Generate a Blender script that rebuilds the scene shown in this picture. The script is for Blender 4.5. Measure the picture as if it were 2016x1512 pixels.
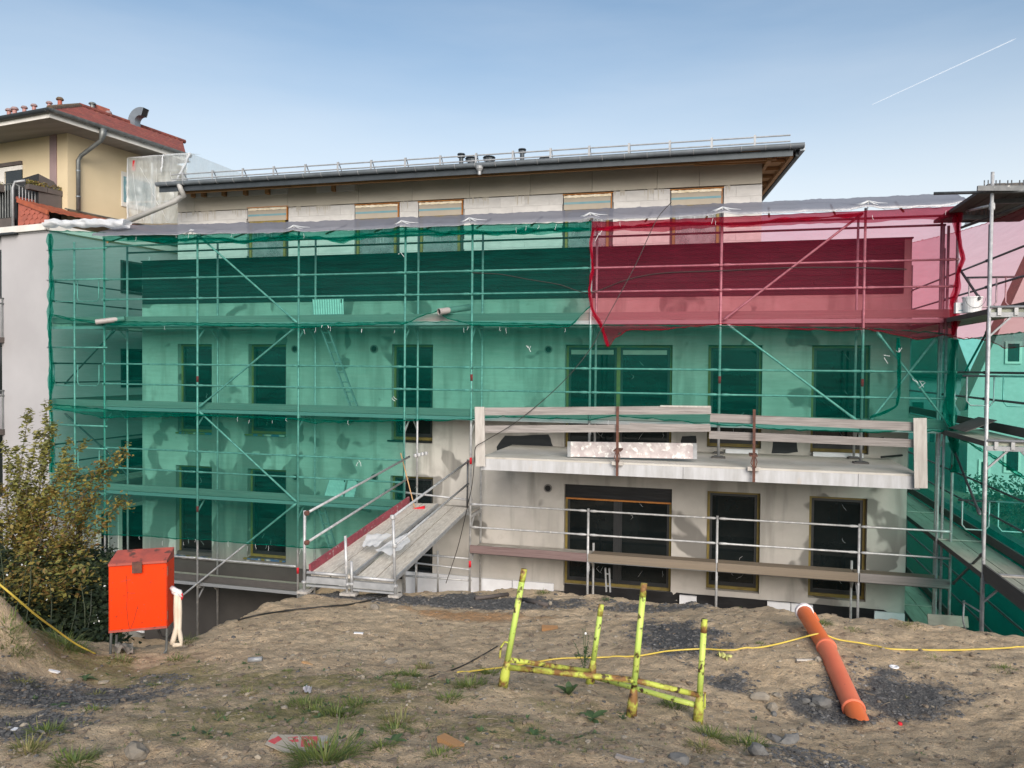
import bpy, bmesh, math, random
import numpy as np
from mathutils import Vector, Matrix, noise as mnoise

random.seed(7)
for _o in list(bpy.data.objects):
    bpy.data.objects.remove(_o)
SC = bpy.context.scene
COL = SC.collection
R = math.radians

# ------------------------------------------------------------------ camera
# World frame: X along the new building's facade, Y into the building, Z up; the eye is the origin.
FPX, CX, CY = 1511.5, 1008.0, 756.0
YAW, PITCH, ROLL = R(-14.84), R(1.31), R(0.536)
_w = Vector((math.sin(YAW) * math.cos(PITCH), math.cos(YAW) * math.cos(PITCH), -math.sin(PITCH)))
_r = Vector((math.cos(YAW), -math.sin(YAW), 0))
_u = _r.cross(_w)
RT = _r * math.cos(ROLL) + _u * math.sin(ROLL)
UP = _u * math.cos(ROLL) - _r * math.sin(ROLL)
cam_d = bpy.data.cameras.new('camera')
cam = bpy.data.objects.new('camera', cam_d)
COL.objects.link(cam)
cam.matrix_world = Matrix((RT, UP, -_w)).transposed().to_4x4()
cam_d.sensor_width = 36.0
cam_d.lens = FPX / 2016 * 36.0
cam_d.clip_end = 20000
cam_d.clip_start = 0.05
SC.camera = cam

# ------------------------------------------------------------------ world, sun, exposure
SUN_EL, SUN_AZ = R(25), R(155)          # azimuth from +Y, clockwise
w = bpy.data.worlds.new('World')
SC.world = w
w.use_nodes = True
nt = w.node_tree
for n in list(nt.nodes):
    nt.nodes.remove(n)
def wn(t, **k):
    n = nt.nodes.new(t)
    for a, b in k.items():
        setattr(n, a, b)
    return n
sky = wn('ShaderNodeTexSky', sky_type='NISHITA', sun_disc=False)
sky.sun_elevation, sky.sun_rotation = SUN_EL, SUN_AZ
sky.air_density, sky.dust_density, sky.ozone_density = 1.0, 2.2, 2.0
tc = wn('ShaderNodeTexCoord')
mp = wn('ShaderNodeMapping')
mp.inputs['Scale'].default_value = (1.2, 1.2, 6.5)
mp.inputs['Rotation'].default_value = (R(8), R(10), 0)
ns = wn('ShaderNodeTexNoise')
ns.inputs['Scale'].default_value = 1.7
ns.inputs['Detail'].default_value = 7
ns.inputs['Roughness'].default_value = .55
rp = wn('ShaderNodeValToRGB')
rp.color_ramp.elements[0].position = .42
rp.color_ramp.elements[1].position = .80
mul = wn('ShaderNodeMath', operation='MULTIPLY')
mul.inputs[1].default_value = .15
mix = wn('ShaderNodeMix', data_type='RGBA')
mix.inputs['B'].default_value = (3.6, 3.7, 3.8, 1)
bg = wn('ShaderNodeBackground')
bg.inputs['Strength'].default_value = .15
out = wn('ShaderNodeOutputWorld')
L = nt.links.new
L(tc.outputs['Generated'], mp.inputs['Vector']); L(mp.outputs['Vector'], ns.inputs['Vector'])
L(ns.outputs['Fac'], rp.inputs['Fac']); L(rp.outputs['Color'], mul.inputs[0])
# haze: the sky pales evenly towards the horizon all round
sx = wn('ShaderNodeSeparateXYZ'); hz = wn('ShaderNodeMapRange', interpolation_type='SMOOTHSTEP')
hz.inputs['From Min'].default_value, hz.inputs['From Max'].default_value = .06, .45
hz.inputs['To Min'].default_value, hz.inputs['To Max'].default_value = .92, .0
hmix = wn('ShaderNodeMix', data_type='RGBA'); hmix.inputs['B'].default_value = (3.55, 3.70, 3.78, 1)
L(tc.outputs['Generated'], sx.inputs[0]); L(sx.outputs['Z'], hz.inputs['Value']); L(hz.outputs['Result'], hmix.inputs['Factor'])
L(mul.outputs[0], mix.inputs['Factor']); hs_ = wn('ShaderNodeHueSaturation'); hs_.inputs['Hue'].default_value = .492; hs_.inputs['Saturation'].default_value = .98; hs_.inputs['Value'].default_value = .62
L(sky.outputs['Color'], hs_.inputs['Color']); L(hs_.outputs['Color'], hmix.inputs['A']); L(hmix.outputs['Result'], mix.inputs['A'])
L(mix.outputs['Result'], bg.inputs['Color']); L(bg.outputs['Background'], out.inputs['Surface'])

sd = bpy.data.lights.new('sun', 'SUN')
sd.energy = 2.4
sd.angle = R(42)
sd.color = (1.0, .93, .85)
sun = bpy.data.objects.new('sun', sd)
COL.objects.link(sun)
_s = Vector((math.sin(SUN_AZ) * math.cos(SUN_EL), math.cos(SUN_AZ) * math.cos(SUN_EL), math.sin(SUN_EL)))
sun.rotation_euler = _s.to_track_quat('Z', 'Y').to_euler()
sun.location = (0, -20, 30)

vs = SC.view_settings
vs.view_transform = 'Standard'
vs.look = 'None'
vs.gamma = 1
vs.exposure = 0.86
vs.use_curve_mapping = False
SC.cycles.transparent_max_bounces = 32
SC.cycles.max_bounces = 8
SC.cycles.use_denoising = True

# ------------------------------------------------------------------ geometry helpers
def ray(px, py):
    return RT * ((px - CX) / FPX) - UP * ((py - CY) / FPX) + _w
def at(px, py, X=None, Y=None, Z=None, d=None):
    """The point seen at a photograph position on the plane X=, Y= or Z=, or at depth d."""
    r = ray(px, py)
    t = X / r.x if X is not None else Y / r.y if Y is not None else Z / r.z if Z is not None else d
    return r * t

class MB:
    def __init__(s):
        s.v, s.f = [], []
    def add(s, vs_, fs):
        b = len(s.v)
        s.v += [tuple(p) for p in vs_]
        s.f += [tuple(b + i for i in f) for f in fs]
        return s
    def box(s, a, b):
        x0, y0, z0 = a; x1, y1, z1 = b
        return s.add([(x0,y0,z0),(x1,y0,z0),(x1,y1,z0),(x0,y1,z0),(x0,y0,z1),(x1,y0,z1),(x1,y1,z1),(x0,y1,z1)],
                     [(0,3,2,1),(4,5,6,7),(0,1,5,4),(1,2,6,5),(2,3,7,6),(3,0,4,7)])
    def prism(s, pts, vec):
        """polygon pts extruded by vec"""
        n = len(pts); vec = Vector(vec)
        q = [Vector(p) for p in pts]
        s.add(q + [p + vec for p in q], [tuple(range(n))[::-1], tuple(range(n, 2*n))] + [(i, (i+1) % n, n + (i+1) % n, n + i) for i in range(n)])
        return s
    def beam(s, p, q, w_, h, up=(0, 0, 1)):
        """rectangular bar from p to q, w_ wide and h high"""
        p, q = Vector(p), Vector(q); d = (q - p).normalized(); up = Vector(up)
        a = d.cross(up)
        a = a.normalized() if a.length > 1e-6 else Vector((1, 0, 0))
        b = a.cross(d).normalized()
        A, B = a * w_ / 2, b * h / 2
        return s.add([p-A-B, p+A-B, p+A+B, p-A+B, q-A-B, q+A-B, q+A+B, q-A+B],
                     [(0,3,2,1),(4,5,6,7),(0,1,5,4),(1,2,6,5),(2,3,7,6),(3,0,4,7)][::1])
    def tube(s, p, q, r, n=8, r2=None, cap=True):
        return s.path([p, q], [r, r if r2 is None else r2], n, cap)
    def path(s, pts, r, n=6, cap=True, closed=False):
        pts = [Vector(p) for p in pts]; m = len(pts)
        rr = r if isinstance(r, (list, tuple)) else [r] * m
        base = len(s.v); a = None
        for i, p in enumerate(pts):
            d = (pts[min(i+1, m-1)] - pts[max(i-1, 0)])
            d = d.normalized() if d.length > 1e-9 else Vector((0, 0, 1))
            if a is None:
                a = d.orthogonal().normalized()
            a = (a - d * a.dot(d))
            a = a.normalized() if a.length > 1e-6 else d.orthogonal().normalized()
            b = d.cross(a)
            for k in range(n):
                t = 2 * math.pi * k / n
                s.v.append(tuple(p + (a * math.cos(t) + b * math.sin(t)) * rr[i]))
        for i in range(m - 1):
            for k in range(n):
                k2 = (k + 1) % n
                s.f.append((base+i*n+k, base+i*n+k2, base+(i+1)*n+k2, base+(i+1)*n+k))
        if cap:
            s.f.append(tuple(base + k for k in range(n))[::-1])
            s.f.append(tuple(base + (m-1)*n + k for k in range(n)))
        return s
    def lathe(s, c, prof, n=16, axis=(0, 0, 1), cap=True):
        """profile [(r, h), ...] turned about axis through c"""
        ax = Vector(axis).normalized(); c = Vector(c)
        a = ax.orthogonal().normalized(); b = ax.cross(a); base = len(s.v); m = len(prof)
        for r_, h in prof:
            for k in range(n):
                t = 2 * math.pi * k / n
                s.v.append(tuple(c + ax * h + (a * math.cos(t) + b * math.sin(t)) * r_))
        for i in range(m - 1):
            for k in range(n):
                k2 = (k + 1) % n
                s.f.append((base+i*n+k, base+i*n+k2, base+(i+1)*n+k2, base+(i+1)*n+k))
        if cap:
            s.f.append(tuple(base + k for k in range(n))[::-1])
            s.f.append(tuple(base + (m-1)*n + k for k in range(n)))
        return s
    def grid(s, fn, nu, nv):
        base = len(s.v)
        for j in range(nv + 1):
            for i in range(nu + 1):
                s.v.append(tuple(fn(i / nu, j / nv)))
        for j in range(nv):
            for i in range(nu):
                k = base + j * (nu + 1) + i
                s.f.append((k, k + 1, k + nu + 2, k + nu + 1))
        return s
    def rock(s, c, sx, sy, sz, seed, n=0):
        bm = bmesh.new(); bmesh.ops.create_icosphere(bm, subdivisions=1 + n, radius=1)
        rnd = random.Random(seed); rot = rnd.random() * 6.28; off = Vector((seed * 1.37 % 50, seed * .73 % 50, 0))
        cr, sr = math.cos(rot), math.sin(rot); vs_ = []
        for v in bm.verts:
            k = 1 + .45 * mnoise.noise(v.co * 1.3 + off)
            x, y, z = v.co.x * sx * k, v.co.y * sy * k, v.co.z * sz * k
            vs_.append((c[0] + x*cr - y*sr, c[1] + x*sr + y*cr, c[2] + z))
        s.add(vs_, [[v.index for v in f.verts] for f in bm.faces]); bm.free()
        return s
    def build(s, name, m, parent=None, smooth=False, kind=None, label=None):
        me = bpy.data.meshes.new(name)
        me.from_pydata(s.v, [], s.f); me.update()
        if m: me.materials.append(m)
        if smooth:
            me.polygons.foreach_set('use_smooth', [True] * len(me.polygons))
        return link(name, me, parent, kind, label)

def link(name, me, parent=None, kind=None, label=None, loc=None):
    o = bpy.data.objects.new(name, me); COL.objects.link(o)
    if parent is not None:
        o.parent = parent
        o.matrix_parent_inverse = BASE[parent.name].inverted()
    BASE[o.name] = Matrix.Identity(4)
    if kind: o['kind'] = kind
    if label: o['label'] = label
    return o
BASE = {}
def thing(name, label, cat, loc=(0, 0, 0), group=None):
    """An Empty at the thing's base; its parts are meshes in world coordinates parented to it."""
    o = bpy.data.objects.new(name, None); COL.objects.link(o)
    o.location = loc; o.empty_display_size = .2
    BASE[o.name] = Matrix.Translation(Vector(loc))
    o['label'], o['category'] = label, cat
    if group: o['group'] = group
    return o
def tag(o, label, cat, group=None):
    o['label'], o['category'] = label, cat
    if group: o['group'] = group
    return o
_cube = {}
def piece(name, m, parent, c, size, rot=None):
    """A box piece (board, block ...) that shares one slightly chamfered mesh per material."""
    if m.name not in _cube:
        bm = bmesh.new(); bmesh.ops.create_cube(bm, size=1)
        me = bpy.data.meshes.new('piece'); bm.to_mesh(me); bm.free(); me.materials.append(m); _cube[m.name] = me
    o = link(name, _cube[m.name], parent)
    o.location = c; o.scale = size
    if rot: o.rotation_euler = rot
    return o

# ------------------------------------------------------------------ materials
def mat(name, c1, c2=None, scale=3.0, stretch=(1, 1, 1), rough=.7, metal=0, bump=0, bscale=40, lo=.35, hi=.65, spots=None, rnd=0, detail=6, spec=.5, sp_scale=25, sp_pos=.68):
    m = bpy.data.materials.new(name); m.use_nodes = True
    t = m.node_tree; b = t.nodes['Principled BSDF']
    b.inputs['Roughness'].default_value = rough; b.inputs['Metallic'].default_value = metal
    b.inputs['Specular IOR Level'].default_value = spec
    col = None
    N = lambda k: t.nodes.new(k)
    co = N('ShaderNodeTexCoord')
    mp_ = N('ShaderNodeMapping'); mp_.inputs['Scale'].default_value = stretch
    t.links.new(co.outputs['Object'], mp_.inputs['Vector'])
    vec = mp_.outputs['Vector']
    if rnd:
        oi = N('ShaderNodeObjectInfo'); va = N('ShaderNodeVectorMath'); va.operation = 'MULTIPLY_ADD'
        t.links.new(oi.outputs['Random'], va.inputs[0]); va.inputs[1].default_value = (37, 23, 11)
        t.links.new(vec, va.inputs[2]); vec = va.outputs[0]
    if c2 is None:
        b.inputs['Base Color'].default_value = (*c1, 1)
    else:
        n = N('ShaderNodeTexNoise'); n.inputs['Scale'].default_value = scale; n.inputs['Detail'].default_value = detail
        n.inputs['Roughness'].default_value = .6
        t.links.new(vec, n.inputs['Vector'])
        r_ = N('ShaderNodeMapRange'); r_.inputs['From Min'].default_value = lo; r_.inputs['From Max'].default_value = hi
        t.links.new(n.outputs['Fac'], r_.inputs['Value'])
        mx = N('ShaderNodeMix'); mx.data_type = 'RGBA'
        mx.inputs['A'].default_value = (*c1, 1); mx.inputs['B'].default_value = (*c2, 1)
        t.links.new(r_.outputs['Result'], mx.inputs['Factor']); col = mx.outputs['Result']
        if spots:
            n2 = N('ShaderNodeTexNoise'); n2.inputs['Scale'].default_value = sp_scale; n2.inputs['Detail'].default_value = 4
            t.links.new(vec, n2.inputs['Vector'])
            r2 = N('ShaderNodeMapRange'); r2.inputs['From Min'].default_value = sp_pos - .04; r2.inputs['From Max'].default_value = sp_pos + .04
            t.links.new(n2.outputs['Fac'], r2.inputs['Value'])
            m2 = N('ShaderNodeMix'); m2.data_type = 'RGBA'; m2.inputs['B'].default_value = (*spots, 1)
            t.links.new(col, m2.inputs['A']); t.links.new(r2.outputs['Result'], m2.inputs['Factor']); col = m2.outputs['Result']
        if rnd:
            hv = N('ShaderNodeHueSaturation')
            rr = N('ShaderNodeMapRange'); rr.inputs['To Min'].default_value = 1 - rnd; rr.inputs['To Max'].default_value = 1 + rnd
            t.links.new(oi.outputs['Random'], rr.inputs['Value']); t.links.new(rr.outputs['Result'], hv.inputs['Value'])
            t.links.new(col, hv.inputs['Color']); col = hv.outputs['Color']
        t.links.new(col, b.inputs['Base Color'])
    if bump:
        nb = N('ShaderNodeTexNoise'); nb.inputs['Scale'].default_value = bscale; nb.inputs['Detail'].default_value = 5
        t.links.new(vec, nb.inputs['Vector'])
        bp = N('ShaderNodeBump'); bp.inputs['Strength'].default_value = min(1, bump); bp.inputs['Distance'].default_value = .01
        t.links.new(nb.outputs['Fac'], bp.inputs['Height']); t.links.new(bp.outputs['Normal'], b.inputs['Normal'])
    return m

def film(name, tint, diff, fac, gloss=0.0, tex=(1, 1, 1), var=.06, scale=3):
    """Woven net or plastic film: lets tinted light through, with a woven part that scatters it."""
    m = bpy.data.materials.new(name); m.use_nodes = True
    t = m.node_tree; N = lambda k: t.nodes.new(k)
    t.nodes.remove(t.nodes['Principled BSDF']); o = t.nodes['Material Output']
    tr = N('ShaderNodeBsdfTransparent'); tr.inputs['Color'].default_value = (*tint, 1)
    df = N('ShaderNodeBsdfDiffuse'); df.inputs['Color'].default_value = (*diff, 1)
    tl = N('ShaderNodeBsdfTranslucent'); tl.inputs['Color'].default_value = (*diff, 1)
    m1 = N('ShaderNodeMixShader'); m1.inputs['Fac'].default_value = .4
    t.links.new(df.outputs[0], m1.inputs[1]); t.links.new(tl.outputs[0], m1.inputs[2])
    m2 = N('ShaderNodeMixShader')
    co = N('ShaderNodeTexCoord'); mp_ = N('ShaderNodeMapping'); mp_.inputs['Scale'].default_value = tex
    n = N('ShaderNodeTexNoise'); n.inputs['Scale'].default_value = scale; n.inputs['Detail'].default_value = 6; n.inputs['Roughness'].default_value = .65
    t.links.new(co.outputs['Object'], mp_.inputs['Vector']); t.links.new(mp_.outputs['Vector'], n.inputs['Vector'])
    mr = N('ShaderNodeMapRange'); mr.inputs['From Min'].default_value = .3; mr.inputs['From Max'].default_value = .7
    mr.inputs['To Min'].default_value = fac - var; mr.inputs['To Max'].default_value = fac + var
    t.links.new(n.outputs['Fac'], mr.inputs['Value']); t.links.new(mr.outputs['Result'], m2.inputs['Fac'])
    t.links.new(tr.outputs[0], m2.inputs[1]); t.links.new(m1.outputs[0], m2.inputs[2])
    last = m2
    if gloss:
        g = N('ShaderNodeBsdfGlossy'); g.inputs['Roughness'].default_value = .25
        m3 = N('ShaderNodeMixShader'); m3.inputs['Fac'].default_value = gloss
        t.links.new(m2.outputs[0], m3.inputs[1]); t.links.new(g.outputs[0], m3.inputs[2]); last = m3
    t.links.new(last.outputs[0], o.inputs['Surface'])
    return m

M = {}
def plaster_material():
    m = mat('plaster', (.50, .475, .44), (.385, .365, .335), scale=.75, lo=.40, hi=.66, rough=.9, bump=.25, bscale=60, spots=(.435, .41, .38), sp_scale=2.2, sp_pos=.58)
    t = m.node_tree; b = t.nodes['Principled BSDF']; src = b.inputs['Base Color'].links[0].from_socket; N = t.nodes.new; Lk = t.links.new
    co = N('ShaderNodeTexCoord'); sp = N('ShaderNodeSeparateXYZ'); Lk(co.outputs['Object'], sp.inputs[0])
    def rng(v, a, c, lo=0, hi=1):
        n = N('ShaderNodeMapRange'); n.interpolation_type = 'SMOOTHSTEP'; Lk(v, n.inputs['Value'])
        for k, q in zip(('From Min', 'From Max', 'To Min', 'To Max'), (a, c, lo, hi)): n.inputs[k].default_value = q
        return n.outputs['Result']
    def mth(op, a, c):
        n = N('ShaderNodeMath'); n.operation = op
        for i, q in enumerate((a, c)):
            if isinstance(q, (int, float)): n.inputs[i].default_value = q
            else: Lk(q, n.inputs[i])
        return n.outputs[0]
    wet = mth('MULTIPLY', rng(sp.outputs['X'], -10.2, -8.2, 1, .15), rng(sp.outputs['Z'], -2.2, -1.0, 1, .25))
    n1 = N('ShaderNodeTexNoise'); n1.inputs['Scale'].default_value = 1.25; n1.inputs['Detail'].default_value = 2.5; n1.inputs['Roughness'].default_value = .45; n1.inputs['Distortion'].default_value = .35
    Lk(co.outputs['Object'], n1.inputs['Vector'])
    v = mth('ADD', n1.outputs['Fac'], mth('MULTIPLY', wet, .25))
    f = rng(v, .635, .68)
    mx = N('ShaderNodeMix'); mx.data_type = 'RGBA'; Lk(src, mx.inputs['A']); Lk(f, mx.inputs['Factor']); mx.inputs['B'].default_value = (.20, .19, .175, 1)
    # run-off streaks: vertical, faint
    mp2 = N('ShaderNodeMapping'); mp2.inputs['Scale'].default_value = (2.2, 2.2, .28); Lk(co.outputs['Object'], mp2.inputs['Vector'])
    n2 = N('ShaderNodeTexNoise'); n2.inputs['Scale'].default_value = 1.6; n2.inputs['Detail'].default_value = 4; Lk(mp2.outputs['Vector'], n2.inputs['Vector'])
    m2 = N('ShaderNodeMix'); m2.data_type = 'RGBA'; Lk(mx.outputs['Result'], m2.inputs['A']); m2.inputs['B'].default_value = (.30, .285, .26, 1); Lk(rng(n2.outputs['Fac'], .50, .70, 0, .85), m2.inputs['Factor'])
    Lk(m2.outputs['Result'], b.inputs['Base Color'])
    return m
M['plaster'] = plaster_material()
M['plaster_wet'] = mat('plaster_wet', (.37, .35, .325), (.16, .152, .14), scale=.95, lo=.47, hi=.52, rough=.85, bump=.25, bscale=60)
M['concrete_panel'] = mat('concrete_panel', (.45, .415, .35), (.37, .34, .285), scale=1.2, rough=.9, bump=.2, rnd=.05)
M['block'] = mat('block', (.52, .51, .495), (.45, .44, .43), scale=2, rough=.95, bump=.2, rnd=.04)
M['drip'] = mat('drip', (.44, .41, .35), (.36, .33, .28), scale=8, rough=.9)
M['bitumen'] = mat('bitumen', (.022, .026, .029), (.036, .041, .044), scale=1.2, stretch=(.3, 1, 4), spec=.2, rough=.6, bump=.15, bscale=15, rnd=.12)
M['base_dark'] = mat('base_dark', (.055, .05, .047), (.08, .074, .068), scale=1.0, rough=.9, bump=.2)
M['membrane'] = mat('membrane', (.006, .007, .009), (.014, .015, .018), scale=3, stretch=(.4, 1, 3), rough=.35, bump=.5, bscale=9)
M['xps'] = mat('xps', (.72, .74, .78), (.62, .63, .66), scale=2.5, rough=.8, bump=.15)
M['frame_ochre'] = mat('frame_ochre', (.22, .165, .035), (.15, .11, .03), scale=6, rough=.6)
M['frame_dark'] = mat('frame_dark', (.022, .024, .026), (.03, .032, .034), scale=6, rough=.4)
M['tape'] = mat('tape', (.5, .48, .42), (.42, .4, .36), scale=6, rough=.6)
M['pane'] = mat('pane', (.005, .008, .009), (.013, .017, .018), scale=1.2, rough=.06, spec=.5)
M['sill'] = mat('sill', (.16, .13, .03), (.05, .12, .22), scale=4.5, stretch=(1, 1, .2), lo=.47, hi=.5, rough=.5, spots=(.45, .42, .36), sp_scale=5, sp_pos=.6)
M['hole'] = mat('hole', (.012, .012, .013), (.02, .02, .02), rough=.8)
M['ring'] = mat('ring', (.2, .19, .18), (.15, .14, .13), rough=.8)
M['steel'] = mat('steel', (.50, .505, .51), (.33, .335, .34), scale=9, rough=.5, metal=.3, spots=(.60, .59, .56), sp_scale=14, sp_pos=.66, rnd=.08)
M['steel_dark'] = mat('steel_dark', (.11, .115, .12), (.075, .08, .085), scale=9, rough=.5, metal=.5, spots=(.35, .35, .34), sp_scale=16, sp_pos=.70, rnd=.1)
M['alu'] = mat('alu', (.36, .37, .38), (.27, .28, .29), scale=8, rough=.55, metal=.3)
M['zinc'] = mat('zinc', (.22, .25, .28), (.17, .195, .22), scale=4, rough=.5, metal=.45)
M['zinc_dark'] = mat('zinc_dark', (.045, .055, .062), (.06, .07, .08), scale=4, rough=.5, metal=.5)
M['zinc_old'] = mat('zinc_old', (.20, .21, .205), (.13, .14, .14), scale=6, rough=.5, metal=.6)
M['wood_grey'] = mat('wood_grey', (.30, .275, .26), (.19, .172, .162), scale=5, stretch=(.35, 3, 7), rough=.85, bump=.35, bscale=30, spots=(.11, .085, .075), sp_scale=1.6, sp_pos=.70, rnd=.10)
M['wood_brown'] = mat('wood_brown', (.25, .20, .145), (.165, .135, .105), scale=5, stretch=(.35, 3, 7), rough=.85, bump=.35, bscale=30, spots=(.09, .07, .06), sp_scale=1.6, sp_pos=.70, rnd=.10)
M['wood_dark'] = mat('wood_dark', (.10, .092, .086), (.065, .06, .056), scale=5, stretch=(3, .35, 7), rough=.8, bump=.3, bscale=30, rnd=.1)
M['wood_new'] = mat('wood_new', (.42, .235, .10), (.30, .16, .07), scale=3, stretch=(.4, 3, 5), rough=.75, rnd=.1)
M['deck_wood'] = mat('deck_wood', (.40, .375, .33), (.24, .215, .19), scale=5, stretch=(1, 1, 3), rough=.85, bump=.25, spots=(.56, .54, .50), sp_scale=6, sp_pos=.60, rnd=.08)
M['ramp_wood'] = mat('ramp_wood', (.52, .485, .425), (.37, .335, .29), scale=4, stretch=(7, 1.1, 3), rough=.85, bump=.25, spots=(.62, .60, .55), sp_scale=11, sp_pos=.63, rnd=.10)
M['deck_green'] = mat('deck_green', (.36, .375, .30), (.27, .285, .23), scale=4, rough=.85, bump=.25, spots=(.12, .12, .10), sp_scale=5, sp_pos=.68, rnd=.06)
M['board_light'] = mat('board_light', (.48, .455, .42), (.37, .34, .31), scale=6, stretch=(4, 4, .5), rough=.85, bump=.2, spots=(.33, .22, .15), sp_scale=3, sp_pos=.69)
M['red_board'] = mat('red_board', (.30, .055, .075), (.19, .04, .055), scale=8, rough=.8, spots=(.42, .3, .3), sp_scale=16, sp_pos=.64)
M['red_brown_board'] = mat('red_brown_board', (.23, .165, .16), (.12, .075, .07), scale=6, stretch=(.5, 2, 3), rough=.85, bump=.3, spots=(.06, .03, .03), sp_scale=4, sp_pos=.67)
M['rust'] = mat('rust', (.13, .055, .035), (.07, .03, .025), scale=14, rough=.85, bump=.3)
M['slab'] = mat('slab', (.50, .48, .44), (.40, .375, .33), scale=1.6, rough=.9, bump=.2, spots=(.30, .28, .24), sp_scale=1.5, sp_pos=.68)
M['slab_face'] = mat('slab_face', (.47, .475, .49), (.37, .37, .37), scale=3.2, stretch=(2.2, 1, .35), rough=.85, bump=.15, spots=(.42, .39, .36), sp_scale=3.5, sp_pos=.68)
M['paint_plank'] = mat('paint_plank', (.60, .56, .55), (.40, .34, .34), scale=6, rough=.7, bump=.3, spots=(.78, .76, .73), sp_scale=9, sp_pos=.58)
M['shutter'] = mat('shutter', (.36, .32, .26), (.33, .29, .235), scale=3, rough=.9)
M['blue'] = mat('blue', (.13, .27, .32), (.18, .30, .33), scale=3, stretch=(1, 1, 3), rough=.9)
M['foam'] = mat('foam', (.80, .74, .62), (.66, .55, .36), scale=9, rough=.9)
M['foam_orange'] = mat('foam_orange', (.50, .20, .045), (.38, .14, .03), scale=9, rough=.8)
M['yellow_wall'] = mat('yellow_wall', (.60, .50, .335), (.55, .455, .295), scale=.6, rough=.92, bump=.1)
M['white_wall'] = mat('white_wall', (.40, .39, .40), (.35, .34, .35), scale=.5, rough=.92, bump=.1)
M['soffit'] = mat('soffit', (.30, .285, .265), (.25, .24, .22), scale=1.5, stretch=(.3, 3, 1), rough=.9)
M['white_paint'] = mat('white_paint', (.68, .66, .62), (.58, .56, .52), scale=2, rough=.7)
M['roof_tile'] = mat('roof_tile', (.22, .055, .040), (.12, .036, .028), scale=2.2, rough=.75, bump=.2, spots=(.24, .08, .05), sp_scale=9, sp_pos=.62)
M['roof_tile_orange'] = mat('roof_tile_orange', (.34, .085, .035), (.22, .055, .03), scale=4, rough=.75, bump=.2, rnd=.15)
M['tile_brown'] = mat('tile_brown', (.13, .09, .055), (.08, .055, .035), scale=6, rough=.8)
M['pink_pipe'] = mat('pink_pipe', (.40, .21, .19), (.32, .16, .145), scale=5, rough=.6)
M['terracotta'] = mat('terracotta', (.37, .10, .065), (.27, .08, .055), scale=5, rough=.7)
M['mauve'] = mat('mauve', (.28, .20, .20), (.23, .165, .165), scale=2, rough=.8)
M['black'] = mat('black', (.012, .012, .013), (.02, .02, .02), rough=.6)
M['cover_grey'] = mat('cover_grey', (.10, .082, .075), (.07, .06, .055), scale=3, rough=.8)
M['orange_paint'] = mat('orange_paint', (.70, .043, .003), (.64, .038, .003), scale=1.5, rough=.5, spots=(.05, .012, .008), sp_scale=15, sp_pos=.70, bump=.15, bscale=4, spec=.15)
M['orange_top'] = mat('orange_top', (.38, .075, .05), (.26, .06, .045), scale=7, rough=.7, spots=(.10, .04, .03), sp_scale=9, sp_pos=.62)
M['strap'] = mat('strap', (.62, .54, .43), (.54, .46, .36), scale=8, rough=.9)
M['white_cloth'] = mat('white_cloth', (.74, .68, .67), (.66, .60, .59), scale=8, rough=.9)
M['lime'] = mat('lime', (.40, .56, .11), (.47, .53, .11), scale=5, rough=.55, spots=(.06, .035, .012), sp_scale=18, sp_pos=.60, bump=.2)
M['lime_rust'] = mat('lime_rust', (.42, .47, .07), (.20, .10, .03), scale=9, lo=.44, hi=.56, rough=.7, spots=(.045, .022, .012), sp_scale=16, sp_pos=.60, bump=.3)
M['kg_orange'] = mat('kg_orange', (.72, .155, .04), (.66, .135, .036), scale=2, rough=.42)
M['kg_salmon'] = mat('kg_salmon', (.70, .17, .085), (.64, .15, .075), scale=2, rough=.45)
M['yellow_hose'] = mat('yellow_hose', (.62, .47, .08), (.54, .40, .07), scale=8, rough=.45)
M['cable'] = mat('cable', (.018, .016, .014), (.03, .026, .022), rough=.6)
M['pvc_grey'] = mat('pvc_grey', (.33, .30, .29), (.28, .255, .245), scale=4, rough=.5)
M['corrugated'] = mat('corrugated', (.62, .65, .63), (.54, .57, .55), scale=6, rough=.45, metal=.3)
M['broom_red'] = mat('broom_red', (.62, .01, .025), (.5, .008, .02), scale=30, rough=.7)
M['handle_wood'] = mat('handle_wood', (.50, .30, .14), (.42, .24, .11), scale=8, rough=.6)
M['sponge'] = mat('sponge', (.56, .55, .20), (.48, .47, .16), scale=20, rough=.9, bump=.4)
M['white_plastic'] = mat('white_plastic', (.72, .72, .73), (.66, .66, .67), scale=5, rough=.5)
M['stone'] = mat('stone', (.27, .235, .185), (.17, .15, .125), scale=7, rough=.9, bump=.4, rnd=.25)
M['stone_grey'] = mat('stone_grey', (.17, .165, .155), (.10, .098, .095), scale=7, rough=.9, bump=.4, rnd=.2)
M['gravel'] = mat('gravel', (.125, .122, .118), (.062, .06, .058), scale=9, rough=.9, spots=(.24, .235, .23), sp_scale=10, sp_pos=.66)
M['pebble'] = mat('pebble', (.33, .285, .22), (.22, .185, .14), scale=6, rough=.95, spots=(.46, .42, .36), sp_scale=3.5, sp_pos=.69)
M['house_wall'] = mat('house_wall', (.50, .50, .49), (.44, .44, .43), scale=.6, rough=.9)
M['house_roof'] = mat('house_roof', (.10, .06, .05), (.075, .045, .04), scale=2, rough=.8)
M['bark'] = mat('bark', (.10, .078, .055), (.06, .047, .035), scale=12, stretch=(2, 2, .5), rough=.9, bump=.4)
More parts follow.
